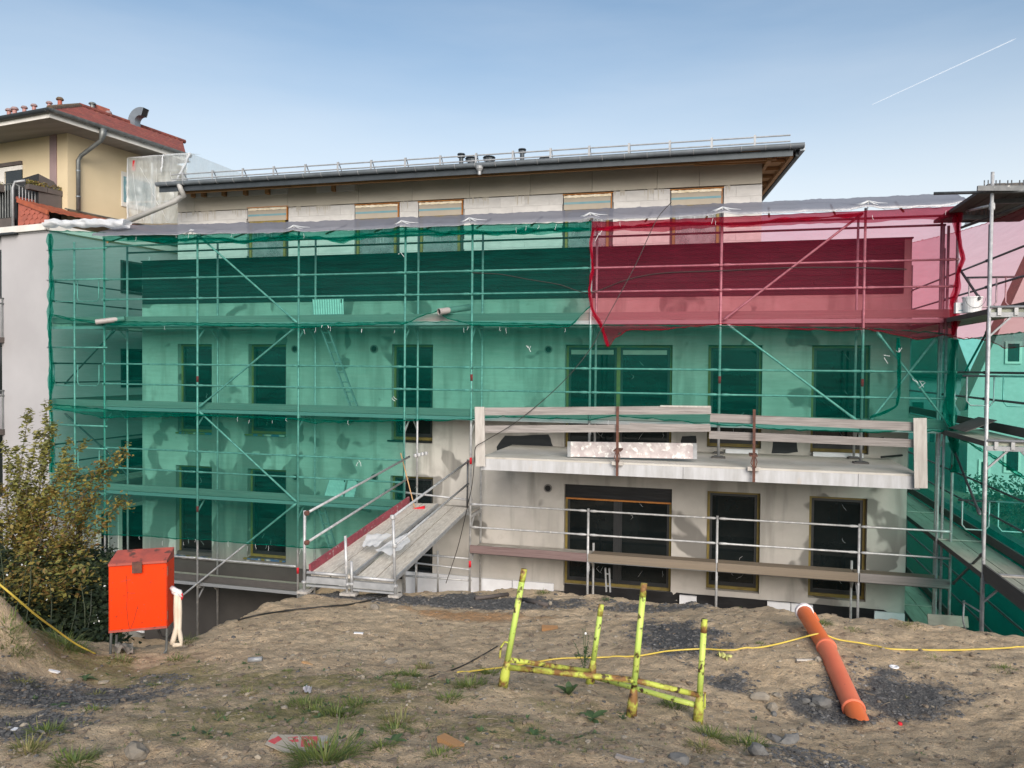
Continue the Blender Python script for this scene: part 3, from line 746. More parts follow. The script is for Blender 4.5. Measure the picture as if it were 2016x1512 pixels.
# mortar runs below the lintel course
rnd = random.Random(5); mb = MB()
for _ in range(330):
    x = rnd.uniform(pL+.1, pR-.05)
    if any(a-.03 < x < b_+.03 for a, b_ in pops) or mnoise.noise(Vector((x*.9, 0, 4))) < -.12: continue
    ln = rnd.uniform(.03, .27) * (1 if rnd.random() < .6 else .5); w_ = rnd.uniform(.006, .02); z1 = ZL + .015
    mb.add([(x-w_, PY-.008, z1), (x+w_, PY-.008, z1), (x+w_*.5, PY-.006, z1-ln), (x-w_*.4, PY-.006, z1-ln)], [(0,3,2,1)])
mb.build('mortar_run', M['drip'], bld, kind='stuff')
for i, ((a, b_), bx) in enumerate(zip(pops, BOX)):
    zt = at((bx[0]+bx[1])/2, bx[3], Y=PY).z; zb = zt - .36
    mb = MB(); mb.box((a+.03, PY-.01, zb), (b_-.06, PY+.10, zt-.06))
    sb = mb.build('shutter_box', M['shutter'], bld)
    mb = MB(); mb.box((a+.03, PY-.013, zb+.13), (b_-.06, PY-.0105, zb+.18)); mb.build('stripe', M['blue'], sb)
    mb = MB(); mb.grid(lambda u, v: (a+.03+u*(b_-a-.08), PY-.025+.02*v, zt-.075+v*.06+.02*mnoise.noise(Vector((u*14+i, v, 2)))), 24, 2); mb.build('foam_strip', M['foam'], sb)
    mb = MB(); mb.box((a+.0, PY-.02, zt-.004), (b_-.0, PY+.05, zt+.014)); mb.box((b_-.05, PY-.02, zb), (b_-.035, PY+.05, zt-.006)); mb.build('foam_edge', M['foam_orange'], sb)
    mb = MB(); zz = 2.0
    for xx0, xx1 in ((a+.06, a+.12), (b_-.16, b_-.10)): mb.box((xx0, PY-.0, zz), (xx1, PY+.08, zb-.002))
    mb.box((a+.12, PY, zb-.06), (b_-.16, PY+.08, zb-.002))
    wd = mb.build('window', M['frame_ochre'], bld)
    mb = MB(); mb.box((a+.0, PY+.06, zz), (a+.058, PY+.1, zb-.002)); mb.box((b_-.098, PY+.06, zz), (b_-.0, PY+.1, zb-.002)); mb.build('joint', M['frame_dark'], wd)
    mb = MB(); mb.box((a+.10, PY+.05, zz), (b_-.12, PY+.06, zb-.02)); mb.build('pane', M['pane'], wd)
    mb = MB()
    for _ in range(6):
        xx = rnd.uniform(a+.16, b_-.2); q = [Vector((xx, PY+.02, zb-.05))]
        for s_ in range(4): q.append(q[-1] + Vector((rnd.uniform(-.025, .025), 0, -rnd.uniform(.08, .2))))
        mb.path(q, [.001, .004, .003, .003, .001], 4)  # white lines painted as highlight streaks on the window film
    mb.build('crease_glint', M['white_plastic'], wd, kind='stuff')
    MB().grid(lambda u, v: (a+.13+u*(b_-a-.30), PY+.035+.010*mnoise.noise(Vector((u*6, v*5, i))), 2.1+v*(zb-2.15)), 10, 8).build('plastic_film', M['plastic_clear'], wd, smooth=True)
# rafter-end pockets under the left eaves
for x0 in (385, 405, 445, 487, 530, 660):
    a, b_ = at(x0-3, 385, Y=PY).x, at(x0+3, 385, Y=PY).x
    zt = at(x0, 374 - (x0-385)*.045, Y=PY).z
    mb = MB(); mb.box((a, PY-.14, zt-.22), (b_, PY-.012, zt+.02)); mb.build('rafter_end', M['wood_new'], bld)
for (x0, x1) in ((388, 402), (410, 441), (450, 483), (492, 526), (536, 568), (625, 655), (664, 700)):
    a, b_ = at(x0, 385, Y=PY).x, at(x1, 385, Y=PY).x; zt = at(x0, 376 - (x0-385)*.045, Y=PY).z
    mb = MB(); mb.box((a, PY-.06, zt-.20), (b_, PY-.012, zt+.0)); mb.build('infill_board', M['block'], bld)

# roof of the top floor: shallow pitch, zinc gutter, snow guard
GY = 17.42; gz = 4.70; PITCHR = .22
gx0, gx1 = at(312, 372, Y=GY).x, at(1583, 292, Y=GY).x
def rz(y): return gz + .05 + (y - GY) * PITCHR
RB = Vector((gx1, GY, gz)); RC = at(1500, 392, Z=gz); ED = (RC - RB).normalized(); EN = Vector((-ED.y, ED.x, 0))
if EN.x > 0: EN = -EN       # towards the building
mid = (RB + RC) / 2 + EN * 3.2; mid.z = gz + .62
rv = [(gx0, GY, gz+.04), (gx1, GY, gz+.04), (RC.x, RC.y, gz+.04), tuple(mid), (gx0, mid.y, mid.z), (gx0, RC.y, gz+.04)]
roof = MB().add(rv + [(x, y, z-.06) for x, y, z in rv], [(0,1,3,4), (1,2,3), (2,5,4,3), (0,4,5), (6,10,9,7), (7,9,8), (8,9,10,11), (0,6,7,1), (1,7,8,2)]).build('roof', M['zinc'], bld)
mb = MB()      # half-round gutter
mb.grid(lambda u, v: (gx0 + u*(gx1-gx0), GY - .07 - .07*math.cos(math.pi*v), gz + .06 - .085*math.sin(math.pi*v)), 60, 10)
gut = mb.build('gutter', M['zinc'], bld, smooth=True)
mb = MB().tube((gx0, GY-.14, gz+.062), (gx1, GY-.14, gz+.062), .009, 6); mb.build('gutter_bead', M['zinc'], gut)
for gx_ in (gx0, gx1):
    MB().prism([(gx_-.002, GY-.07-.07*math.cos(math.pi*k/8), gz+.06-.085*math.sin(math.pi*k/8)) for k in range(9)], (.004, 0, 0)).build('gutter_end', M['zinc'], gut)
x = gx0 + .35
while x < gx1 - .1:
    MB().path([(x, GY-.07-.077*math.cos(math.pi*k/8), gz+.062-.092*math.sin(math.pi*k/8)) for k in range(9)], .009, 5).build('gutter_bracket', M['alu'], gut); x += .50
mb = MB(); mb.box((gx0+.02, GY+.002, gz-.16), (gx1-.22, GY+.03, gz+.06)); mb.build('fascia', M['zinc_dark'], bld)
n_f = 9
for k in range(n_f):
    a = gx0 + .25 + (pR+.28-gx0-.25)*k/n_f; b_ = gx0 + .25 + (pR+.28-gx0-.25)*(k+1)/n_f
    piece('eaves_board', M['wood_new'], bld, ((a+b_)/2, PY-.30, gz-.03), (b_-a-.006, .10, .10))
mb = MB().prism([(gx0+.05, GY+.03, gz-.06), (gx0+.05, PY+.1, gz+.06), (gx0+.05, PY+.1, gz+.09), (gx0+.05, GY+.03, gz-.03)], (pR+.25-gx0, 0, 0)); mb.build('soffit', M['zinc_dark'], bld)
# the slanted right-hand eaves: gutter, edge beam, rafter, cross pieces and boarding seen from below
EL = (RC - RB).length
def ev(t, n, dz): return RB + ED*t + EN*n + Vector((0, 0, dz))
MB().beam(ev(-.02, .03, .0), ev(EL+2, .03, .0), .10, .13).build('side_gutter', M['zinc'], bld)
MB().beam(ev(.16, .10, -.07), ev(EL+2, .10, -.07), .06, .14).build('verge_board', M['zinc_dark'], bld)
MB().beam(ev(.30, .19, -.08), ev(EL+2, .19, -.08), .08, .10).build('edge_beam', M['wood_new'], bld)
MB().beam(ev(.42, .62, -.09), ev(EL+2, .62, -.09), .09, .11).build('rafter', M['wood_new'], bld)
for k in range(9):
    t0 = .75 + k*.72
    MB().beam(ev(t0, .24, -.07), ev(t0+.1, 2.2, -.07), .05, .07).build('lookout', M['wood_new'], bld)
    MB().prism([ev(t0+.04, .20, -.02), ev(t0+.70, .20, -.02), ev(t0+.78, 2.2, -.02), ev(t0+.12, 2.2, -.02)], (0, 0, .015)).build('soffit_board', M['wood_new'], bld)
MB().prism([ev(.1, .20, -.021), ev(.76, .20, -.021), ev(.82, 2.2, -.021), ev(.1, 1.2, -.021)], (0, 0, .015)).build('soffit_board', M['wood_new'], bld)
# snow guard
sgy = GY + .32; sg0, sg1 = at(338, 358, Y=sgy).x, at(1556, 285, Y=sgy).x
guard = MB().tube((sg0, sgy, rz(sgy)+.25), (sg1, sgy, rz(sgy)+.25), .017, 8).build('snow_guard', M['alu'], bld)
MB().tube((sg0, sgy, rz(sgy)+.12), (sg1, sgy, rz(sgy)+.12), .017, 8).build('guard_rail', M['alu'], guard)
k = 0; x = sg0 + .35
while x < sg1:
    mb = MB(); mb.beam((x, sgy-.01, rz(sgy)+.0), (x, sgy-.01, rz(sgy)+.30), .045, .012, (0, 1, 0)); mb.beam((x+.02, sgy+.22, rz(sgy+.22)+.01), (x+.02, sgy, rz(sgy)+.30), .035, .012, (1, 0, 0))
    mb.build('guard_bracket', M['alu'], guard); x += .915
# roof vents
for (px, py, h, r_) in ((908,315,.36,.07), (928,316,.16,.11), (963,314,.15,.11), (1028,306,.36,.07), (1073,314,.10,.10)):
    y = 21.2; c = at(px, py, Y=y); z0 = rz(y)
    top = c.z + h*.5
    MB().lathe((c.x, y, z0), [(r_*.9, 0), (r_*.9, top-z0-.12), (r_*1.55, top-z0-.11), (r_*1.55, top-z0-.06), (r_*.9, top-z0-.05), (r_*1.7, top-z0-.03), (r_*1.5, top-z0)], 12).build('roof_vent', M['zinc_dark'], bld)
# outlet and downpipe at the left end, outlet stub in the middle
c = at(944, 338, Y=GY-.07)
MB().lathe((c.x, GY-.07, gz-.20), [(.042, 0), (.042, .07), (.085, .14), (.09, .2)], 14).build('gutter_outlet', M['alu'], gut)
p0 = at(353, 372, Y=GY-.07); q = [(p0.x, GY-.07, gz-.01), (p0.x+.04, GY-.07, gz-.12), (p0.x+.06, GY+.05, gz-.28)]
e = [at(356, 388, Y=GY+.1), at(346, 396, Y=GY+.1), at(240, 440, Y=GY-.2)]
MB().path(q + [tuple(v) for v in e], [.065, .065, .065, .07, .07, .07], 12).build('downpipe', M['pvc_pale'], bld, smooth=True)
# ------------------------------------------------------------------ scaffolding
OY, IY, TR = 15.26, 16.0, .0242
PX = dict(P=-14.13, A=-11.55, B=-8.95, C=-6.415, D=-4.92, E=-2.43, F=.076, G=2.604, H=4.12)
DECKS = [.93, -1.06, -3.06]
def post(par, x, y, z0, z1, m='steel'):
    o = MB().tube((x, y, z0), (x, y, z1), TR, 10).build('post', M[m], par, smooth=True)
    return o
def rail(par, p, q, m='steel', r=.0192, name='guard_rail', cup=True):
    p, q = Vector(p), Vector(q); d = (q - p).normalized(); mb = MB()
    if cup:   # flattened ends with a wedge pin, as on system scaffold rails
        mb.path([p + d*.02, p + d*.06, p + d*.13, p + d*.20, q - d*.20, q - d*.13, q - d*.06, q - d*.02], [.012, r*1.35, r*1.5, r, r, r*1.5, r*1.35, .012], 8)
    else:
        mb.tube(p, q, r, 8)
    return mb.build(name, M[m], par, smooth=True)
def coupler(par, x, y, z, m='steel'):
    MB().lathe((x, y, z-.035), [(.034, 0), (.042, .015), (.042, .055), (.034, .07)], 8).build('coupler', M[m], par)
def toe(par, x0, x1, y, z, m, h=.15, name='toe_board'):
    piece(name, M[m], par, ((x0+x1)/2, y, z + h/2), (x1-x0-.03, .03, h))
def deck_bay(par, x0, x1, z, m='deck_wood', y0=15.29, y1=15.97, edge='alu', n=2):
    w_ = (y1 - y0) / n
    for k in range(n):
        piece('deck_board', M[m], par, ((x0+x1)/2, y0 + (k+.5)*w_, z - .03), (x1-x0-.02, w_-.012, .05))
    piece('deck_edge', M[edge], par, ((x0+x1)/2, y0-.008, z - .035), (x1-x0-.02, .014, .075))
def transom(par, x, z, y0=OY, y1=IY, m='steel'):
    MB().box((x-.024, y0+.02, z-.12), (x+.024, y1-.02, z-.062)).build('transom', M[m], par)
    MB().beam((x, y0+.02, z-.36), (x, y0+.26, z-.12), .03, .02).build('corner_brace', M[m], par)
    MB().beam((x, y1-.02, z-.36), (x, y1-.26, z-.12), .03, .02).build('corner_brace', M[m], par)

scf = thing('scaffold', 'galvanised tube scaffold with boarded decks in front of the rendered facade', 'scaffold', (-3, OY, -5.2))
zfeet = {'P': -7.0, 'A': -7.0, 'B': -7.0, 'C': -5.3, 'D': -5.3}
SZt = SZ + .03
for k, x in PX.items():
    if k in zfeet:
        for y in (OY, IY):
            post(scf, x, y, zfeet[k], 2.95 if y == OY else 2.9)
    elif k == 'H':
        post(scf, x, OY, -6.3, 2.9); post(scf, x-.07, IY, -6.3, 2.8)
    else:
        for y in (OY, IY):
            post(scf, x, y, SZ + .02, 2.95)
            piece('base_plate', M['steel_dark'], scf, (x, y, SZ + .035), (.17, .15, .012))
            piece('base_board', M['wood_dark'], scf, (x, y, SZ + .014), (.26 if y == OY else .22, .20, .024))
# lower posts below the slab
for k in 'EFG':
    for y, zt in ((OY, -2.84), (IY, -3.7)):
        post(scf, PX[k], y, -5.6, zt)
for x in (-3.40, -2.86, .58, -2.2, -2.0):
    MB().tube((x, 15.6, -5.6), (x, 15.6, -4.75), .022, 8).build('jack_post', M['steel'], scf, smooth=True)
keys = list(PX)
for a, b_ in zip(keys, keys[1:]):
    x0, x1 = PX[a], PX[b_]
    for z in (1.973, 1.498, -.027, -.503):
        rail(scf, (x0, OY-.04, z), (x1, OY-.04, z))
    rail(scf, (x0, OY, 2.76), (x1, OY, 2.76), cup=False, r=.022, name='ledger')
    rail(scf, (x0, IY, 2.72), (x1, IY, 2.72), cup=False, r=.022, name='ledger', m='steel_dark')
    for z, mtoe in ((DECKS[0], 'wood_grey'), (DECKS[1], 'wood_grey')):
        toe(scf, x0, x1, OY+.035, z+.015, mtoe)
        deck_bay(scf, x0, x1, z, 'deck_wood')
        piece('inner_board', M['deck_wood'], scf, ((x0+x1)/2, IY+.12, z-.03), (x1-x0-.02, .18, .045))
    if b_ in 'ABC':
        for z in (-2.028, -2.503):
            rail(scf, (x0, OY-.04, z), (x1, OY-.04, z))
        toe(scf, x0, x1, OY+.035, DECKS[2]+.015, 'wood_grey'); deck_bay(scf, x0, x1, DECKS[2])
    if b_ in 'AB':
        rail(scf, (x0, OY-.04, -4.50), (x1, OY-.04, -4.50))
        toe(scf, x0, x1, OY+.035, -5.07, 'wood_dark'); deck_bay(scf, x0, x1, -5.085, 'deck_green')
        rail(scf, (x0, IY, -5.22), (x1, IY, -5.22), cup=False, name='ledger')
    if a in 'DEFG':
        for z in (-2.881, -3.362):
            rail(scf, (x0, OY-.04, z), (x1, OY-.04, z))
        zz = -3.90
        toe(scf, x0, x1, OY-.045, zz+.0, {'D': 'red_brown_board', 'E': 'wood_brown', 'F': 'wood_brown', 'G': 'wood_grey'}[a], h=.16)
        deck_bay(scf, x0, x1, zz + .05, 'wood_brown' if a != 'D' else 'deck_wood', y0=15.25, edge='alu' if a == 'E' else 'wood_dark')
rail(scf, (PX['C'], OY-.03, -4.20), (PX['D'], OY-.03, -4.26), cup=False); rail(scf, (PX['C'], OY-.03, -4.92), (PX['D'], OY-.03, -4.98), cup=False)
deck_bay(scf, PX['C'], PX['D'], DECKS[2], 'deck_wood')
for k in keys:
    for z in DECKS[:2]: transom(scf, PX[k], z)
    if k in 'PABCD': transom(scf, PX[k], DECKS[2])
    if k in 'DEFG': transom(scf, PX[k], -3.86)
    if k in 'PAB': transom(scf, PX[k], -5.1)
    for z in (1.973, 1.498, -.027, -.503):
        piece('wedge', M['steel'], scf, (PX[k], OY-.035, z), (.05, .05, .035))
for (k, z) in (('A', -.36), ('D', -.24), ('F', -.22), ('G', -.24), ('H', -1.75), ('A', -3.37), ('B', -4.6), ('D', -4.15), ('D', -1.98)):
    MB().tube((PX[k], OY, z-.07), (PX[k], OY, z+.07), TR+.0025, 10).build('red_label', M['broom_red'], scf, smooth=True)
# diagonal braces on the outer face
def brace(p, q, par=scf, y=OY-.055, m='steel', r=.0215):
    return rail(par, at(*p, Y=y), at(*q, Y=y), m, r, 'brace')
for p, q in (((390,463),(587,637)), ((583,643),(390,803)), ((390,808),(586,990)), ((345,1184),(585,990)), ((1422,632),(1701,418)), ((1430,637),(1690,830)), ((1724,650),(1876,847)), ((1845,664),(1712,830))):
    brace(p, q)
# ladders between the decks
def ladder(label, p, q, w_, y0, y1, n):
    """p, q: foot and head of the left stile on the given planes"""
    a, b_ = at(*p, Y=y0), at(*q, Y=y1); wv = Vector((w_, 0, 0))
    t = thing('ladder', label, 'ladder', a)
    MB().beam(a, b_, .03, .055, (0, 1, 0)).build('stile', M['alu'], t); MB().beam(a+wv, b_+wv, .03, .055, (0, 1, 0)).build('stile', M['alu'], t)
    for k in range(n):
        c = a.lerp(b_, (k + .5) / n)
        MB().tube(c, c + wv, .014, 8).build('rung', M['alu'], t)
ladder('long aluminium ladder slanting up to the middle of the upper deck', (690,800), (632,645), .17, 15.75, 15.55, 8)
ladder('short aluminium ladder under the deck behind the red ramp board', (650,1082), (627,1000), .16, 15.7, 15.6, 4)
ladder('short ladder end standing below the brown plank by the wide window', (1194,1165), (1192,1118), .08, 15.75, 15.75, 2)
# corrugated hatch flaps standing on the decks
def flap(label, pts, y0, y1):
    a, b_, c, d = [at(x, yy, Y=y) for (x, yy), y in zip(pts, (y0, y0, y1, y1))]
    t = thing('hatch_panel', label, 'hatch panel', a)
    n = (b_-a).cross(d-a).normalized()
    MB().grid(lambda u, v: a.lerp(b_, u).lerp(d.lerp(c, u), v) + n*.003*math.sin(u*80), 80, 2).build('sheet', M['corrugated'], t)
    MB().path([a, b_, c, d, a], .009, 5).build('rim', M['alu'], t)
    m_ = a.lerp(b_, .93).lerp(d.lerp(c, .93), .85)
    MB().box(tuple(m_ - Vector((.012, .012, .04))), tuple(m_ + Vector((.012, .004, .04)))).build('slot', M['black'], t)
flap('pale corrugated hatch panel upright on the top deck', ((617,620),(677,619),(676,588),(615,589)), 15.72, 15.76)
flap('wider pale corrugated hatch panel tilted on the lower deck', ((638,978),(675,979),(682,942),(650,940)), 15.45, 15.75)
flap('narrow pale corrugated hatch panel beside the wider tilted one', ((678,979),(697,979),(706,943),(686,942)), 15.45, 15.75)
# grey drain pipes lying on the deck and poking through the nets
def drain(label, p, q, r_, y0, y1):
    a, b_ = at(*p, Y=y0), at(*q, Y=y1); d = (b_ - a).normalized()
    t = thing('drain_pipe', label, 'pipe', a)
    MB().path([a, b_], r_, 20, cap=False).build('tube', M['pvc_grey'], t, smooth=True)
    MB().lathe(a + d*.03, [(r_-.006, 0), (r_-.006, .01)], 20, d).build('bore', M['black'], t)
    MB().lathe(a, [(r_-.007, 0), (r_+.003, 0), (r_+.003, .03), (r_-.007, .03)], 20, d, cap=False).build('lip', M['pvc_grey'], t)
drain('grey drain pipe with open end poking out at the scaffold corner', (189,634), (246,627), .062, 14.95, 15.25)
drain('grey drain pipe with open end poking through the torn green net on the top deck', (864,614), (925,605), .068, 14.98, 15.6)

# the end frame at the left and the scaffold running back along the alley
alley = thing('scaffold', 'scaffold running back along the alley beside the white house, seen through green net', 'scaffold', (-15, OY, -7))
for x, y in ((-15.72, OY), (-15.0, OY), (-15.72, 17.8), (-15.0, 17.8), (-15.72, 20.3)):
    post(alley, x, y, -7.0, 2.9)
for z in (1.973, 1.5, -.027, -.503, -2.028, -2.5):
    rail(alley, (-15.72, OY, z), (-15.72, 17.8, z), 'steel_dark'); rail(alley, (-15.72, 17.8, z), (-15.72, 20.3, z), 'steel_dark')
for z in (1.99, .36, -1.52, -2.06, 2.72):
    rail(alley, (-15.76, OY-.05, z), (-14.0, OY-.05, z), cup=False, r=.02, name='end_rail')
for z0 in (1.97, -.06, -2.1):
    for x0 in (-15.6, -14.9):
        x1 = x0 + .62
        MB().path([(x0, OY-.01, z0), (x0, OY-.01, z0-.42), (x0+.05, OY-.01, z0-.5), (x1-.05, OY-.01, z0-.5), (x1, OY-.01, z0-.42), (x1, OY-.01, z0)], .014, 6).build('end_guard', M['steel'], alley, smooth=True)
for z in DECKS:
    toe(alley, -15.75, -14.13, OY+.03, z+.015, 'wood_grey')
    for k in range(2):
        piece('deck_board', M['deck_wood'], alley, (-15.6+.32*k, 17.8, z-.03), (.30, 5.0, .05))
    piece('toe_board', M['wood_dark'], alley, (-15.76, 17.8, z+.09), (.03, 5.0, .15))
    piece('transom', M['steel'], alley, (-14.95, OY+.02, z-.09), (1.6, .05, .06))
for p, q in (((228,648),(112,772)), ((112,800),(206,885)), ((206,885),(255,940))):
    rail(alley, at(*p, Y=16.3), at(*q, Y=16.3), 'steel_dark', .0215, 'brace')

# the scaffold along the right-hand gable
gab = thing('scaffold', 'scaffold with green weathered decks along the gable, running past the building corner', 'scaffold', (4.3, 15, -6.5))
GXI, GXO = 3.93, 4.67
YS = [10.4, 12.9, 15.4, 18.2, 21.0]
for y in YS:
    for x in (GXI, GXO):
        if x == GXI and y > 16: continue
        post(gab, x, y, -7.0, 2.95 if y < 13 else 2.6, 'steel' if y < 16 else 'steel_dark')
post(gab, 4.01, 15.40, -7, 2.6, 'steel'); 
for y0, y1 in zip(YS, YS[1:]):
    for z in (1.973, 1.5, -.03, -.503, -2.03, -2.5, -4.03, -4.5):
        rail(gab, (GXO, y0, z), (GXO, y1, z), 'steel_dark', .02)  # dark steel puts their backlit look against the sky into the colour
    for z in (.93, -1.06, -3.06, -5.08):
        piece('toe_board', M['wood_dark'], gab, (GXO+.03, (y0+y1)/2, z+.09), (.03, y1-y0-.01, .15))
        if z > -3 and y1 < 13: continue
        for k in range(2):
            piece('deck_board', M['deck_green'], gab, (GXI+.19+.36*k, (y0+y1)/2, z-.03), (.345, y1-y0-.02, .05))
        piece('deck_edge', M['wood_dark'], gab, (GXI+.01, (y0+y1)/2, z-.04), (.012, y1-y0-.02, .08))
        piece('cross_batten', M['deck_wood'], gab, (GXI+.37, y1-.05, z+.012), (.72, .035, .02))
piece('toe_board', M['wood_dark'], gab, (GXI, 11.65, -2.97), (.03, 2.46, .15))
for z in (.93, -1.06, -3.06):
    y = 12.9
    MB().box((GXI, y-.03, z-.13), (GXO+1.2, y+.03, z-.06)).build('transom', M['alu'], gab)
    MB().tube((GXI, y-.02, z+.02), (GXO+1.2, y-.02, z+.02), .02, 8).build('ledger', M['alu'], gab, smooth=True)
    for k in range(5):
        piece('deck_hook', M['steel'], gab, (GXI+.12+.22*k, y-.035, z-.05), (.05, .03, .11))
    MB().beam((GXI, y, z-.42), (GXI+.28, y, z-.13), .035, .025).build('corner_brace', M['alu'], gab)
    MB().beam((GXO, y, z-.42), (GXO-.28, y, z-.13), .035, .025).build('corner_brace', M['alu'], gab)
# end guards hung between the gable posts
for z0, y in ((1.60, 14.9), (-.10, 14.9), (-2.28, 15.0)):
    for x0 in (4.22, 4.78):
        x1 = x0 + .42
        MB().path([(x0, y, z0), (x0, y, z0-.42), (x0+.06, y, z0-.5), (x1-.06, y, z0-.5), (x1, y, z0-.42), (x1, y, z0)], .014, 6).build('end_guard', M['steel'], gab, smooth=True)
    rail(gab, (4.15, y, z0+.01), (5.3, y, z0+.01), 'steel_dark', .018, 'end_rail', cup=False)
MB().path([at(1898, 1182, Y=13.9), at(1896, 1222, Y=13.9), at(1901, 1240, Y=13.9)], .014, 6).build('end_guard', M['steel'], gab, smooth=True)
rail(gab, at(1896, 1184, Y=13.9), at(1932, 1206, Y=12.95), 'steel', .014, 'end_rail', cup=False)
for p, q, y0, y1 in (((1876,880),(1930,1015),15.3,13.2), ((1935,1090),(1875,1150),12.95,15.2), ((1945,650),(1898,735),15.4,18.2), ((1886,525),(1930,590),15.4,14.0)):
    rail(gab, at(*p, Y=y0), at(*q, Y=y1), 'steel_dark', .0215, 'brace')
piece('loose_board', M['deck_green'], gab, at(1866, 1222, Y=14.2), (.62, .03, .18), (R(-18), 0, R(4)))
# roof platform on top: transoms with pins, dark boards
for k in range(6):
    piece('roof_board', M['wood_dark'], gab, (4.05+.24*k, 14.6, 2.80-.005*k), (.235, 3.0, .05))
MB().tube(at(1838, 381, Y=13.1), at(2040, 376, Y=12.75), .024, 8).build('ledger', M['steel_dark'], gab, smooth=True)
for (p, q, y) in (((1924,371),(2040,371),12.8), ((1956,397),(2040,394),13.9), ((1896,428),(1944,428),14.6)):
    a, b_ = at(*p, Y=y), at(*q, Y=y)
    MB().beam(a, b_, .05, .075).build('lattice_beam', M['steel_dark'], gab)
    n_ = 5 if y < 13 else 3
    for k in range(n_):
        c = a.lerp(b_, (k+.6)/n_)
        for dx in (0, .05):
            MB().tube(c + Vector((dx, 0, .03)), c + Vector((dx, 0, .12)), .008, 6).build('pin', M['steel_dark'], gab)
rail(gab, at(1893, 448, Y=15.3), at(2040, 395, Y=13.2), 'steel_dark', .024, 'roof_rail', cup=False)
rail(gab, at(1900, 416, Y=15.2), at(1945, 406, Y=12.95), 'steel', .022, 'roof_rail', cup=False)
for py in (404, 409): coupler(gab, *at(1953, py, Y=12.95))
piece('edge_plate', M['cover_grey'], gab, (GXI+.30, 14.6, DECKS[1]+.15), (.5, .9, .012), (R(0), R(-24), 0))

# bucket and small box on the gable deck
bp_ = at(1914, 622, Y=14.2)
t = thing('bucket', 'white plastic bucket with wire handle on the gable deck beside the red net', 'bucket', (bp_.x, bp_.y, .93))
MB().lathe((bp_.x, bp_.y, .955), [(.13, 0), (.15, .24), (.158, .24), (.158, .26), (.148, .26)], 20).build('pail', M['white_plastic'], t, smooth=False)
MB().path([(bp_.x-.15*math.cos(a), bp_.y-.15, 1.19-.16*math.sin(a)) for a in [k*math.pi/10 for k in range(11)]], .004, 5).build('handle', M['steel_dark'], t)
bx_ = at(1890, 620, Y=14.3)
t = thing('box', 'small white carton with printed lines next to the white bucket', 'box', (bx_.x, bx_.y, .955))
MB().box((bx_.x-.08, bx_.y-.06, .955), (bx_.x+.08, bx_.y+.06, 1.13)).build('carton', M['white_plastic'], t)
MB().box((bx_.x+.0, bx_.y-.0615, 1.085), (bx_.x+.05, bx_.y-.0605, 1.10)).build('print_line', M['black'], t); MB().box((bx_.x-.04, bx_.y-.0615, .99), (bx_.x+.04, bx_.y-.0605, 1.005)).build('print_line', M['blue'], t)

# ------------------------------------------------------------------ balcony edge guard, planks
gd = thing('balcony_guard', 'weathered plank guard with rusty clamp posts along the balcony slab edge', 'guard rail', at(1215, 920, Y=SY))
YG = SY - .05
def plank(p, q, h, m, y=YG, par=gd, name='plank', th=.035):
    a, b_ = at(*p, Y=y), at(*q, Y=y)
    return MB().beam(a, b_, th, h).build(name, M[m], par)
plank((955,810),(1400,807),.145,'wood_grey'); plank((1398,822),(1800,840),.145,'wood_grey', YG+.04)
plank((955,845),(1398,842),.135,'wood_grey'); plank((1240,838),(1399,844),.10,'wood_grey', YG+.04); plank((1396,856),(1800,873),.135,'wood_grey', YG+.04)
plank((1300,799.5),(1398,801),.03,'board_light', YG-.01)
for (x0, x1, y0, y1) in ((937,955.5,801,918), (1800,1826,823,961)):
    a, b_ = at((x0+x1)/2, y1, Y=YG-.045), at((x0+x1)/2-2, y0, Y=YG-.045)
    MB().beam(a, b_, at(x1,y1,Y=YG).x-at(x0,y1,Y=YG).x, .03, (0,1,0)).build('end_board', M['board_light'], gd)
for (x, y0, y1) in ((1215,800,937), (1484,806,949)):
    a, b_ = at(x, y1, Y=YG-.05), at(x+1, y0, Y=YG-.05)
    pst = MB().beam(a, b_, .045, .03, (0,1,0)).build('clamp_post', M['rust'], gd)
    c = a.lerp(b_, .36)
    MB().box((c.x-.07, c.y-.02, c.z-.012), (c.x+.06, c.y+.4, c.z+.012)).build('clamp_arm', M['rust'], pst)
    MB().path([c + Vector((-.02,-.02,0)), c + Vector((-.05,-.03,-.12)), c + Vector((-.01,-.03,-.2))], .008, 5).build('clamp_chain', M['rust'], pst)
    MB().path([c + Vector((.02,-.02,0)), c + Vector((.05,-.03,-.1)), c + Vector((.03,-.03,-.2))], .008, 5).build('clamp_chain', M['rust'], pst)
    MB().box((c.x-.1, c.y+.0, c.z-.26), (c.x+.1, c.y+.09, c.z-.19)).build('packing_block', M['board_light'], pst)
a, b_ = at(1118, 884, Y=14.35), at(1372, 888, Y=14.35)
t = thing('plank', 'paint-spattered wooden plank with metal end plates leaning on the balcony slab', 'plank', a)
MB().beam(a, b_, .03, .285).build('board', M['paint_plank'], t)
for p, q in ((a, a.lerp(b_, .022)), (b_.lerp(a, .026), b_)):
    MB().beam(p + Vector((-.004,-.02,0)), q + Vector((.004,-.02,0)), .006, .29).build('end_plate', M['alu'], t)
a = at(1690, 885, Y=15.9); b_ = at(1778, 893, Y=15.0)
t = tag(MB().tube(at(1735,900,Z=SZ+.06), at(1780,896,Z=SZ+.07), .02, 8).build('tool_bar', M['black']), 'black steel bar tool lying at the right end of the balcony slab', 'tool')

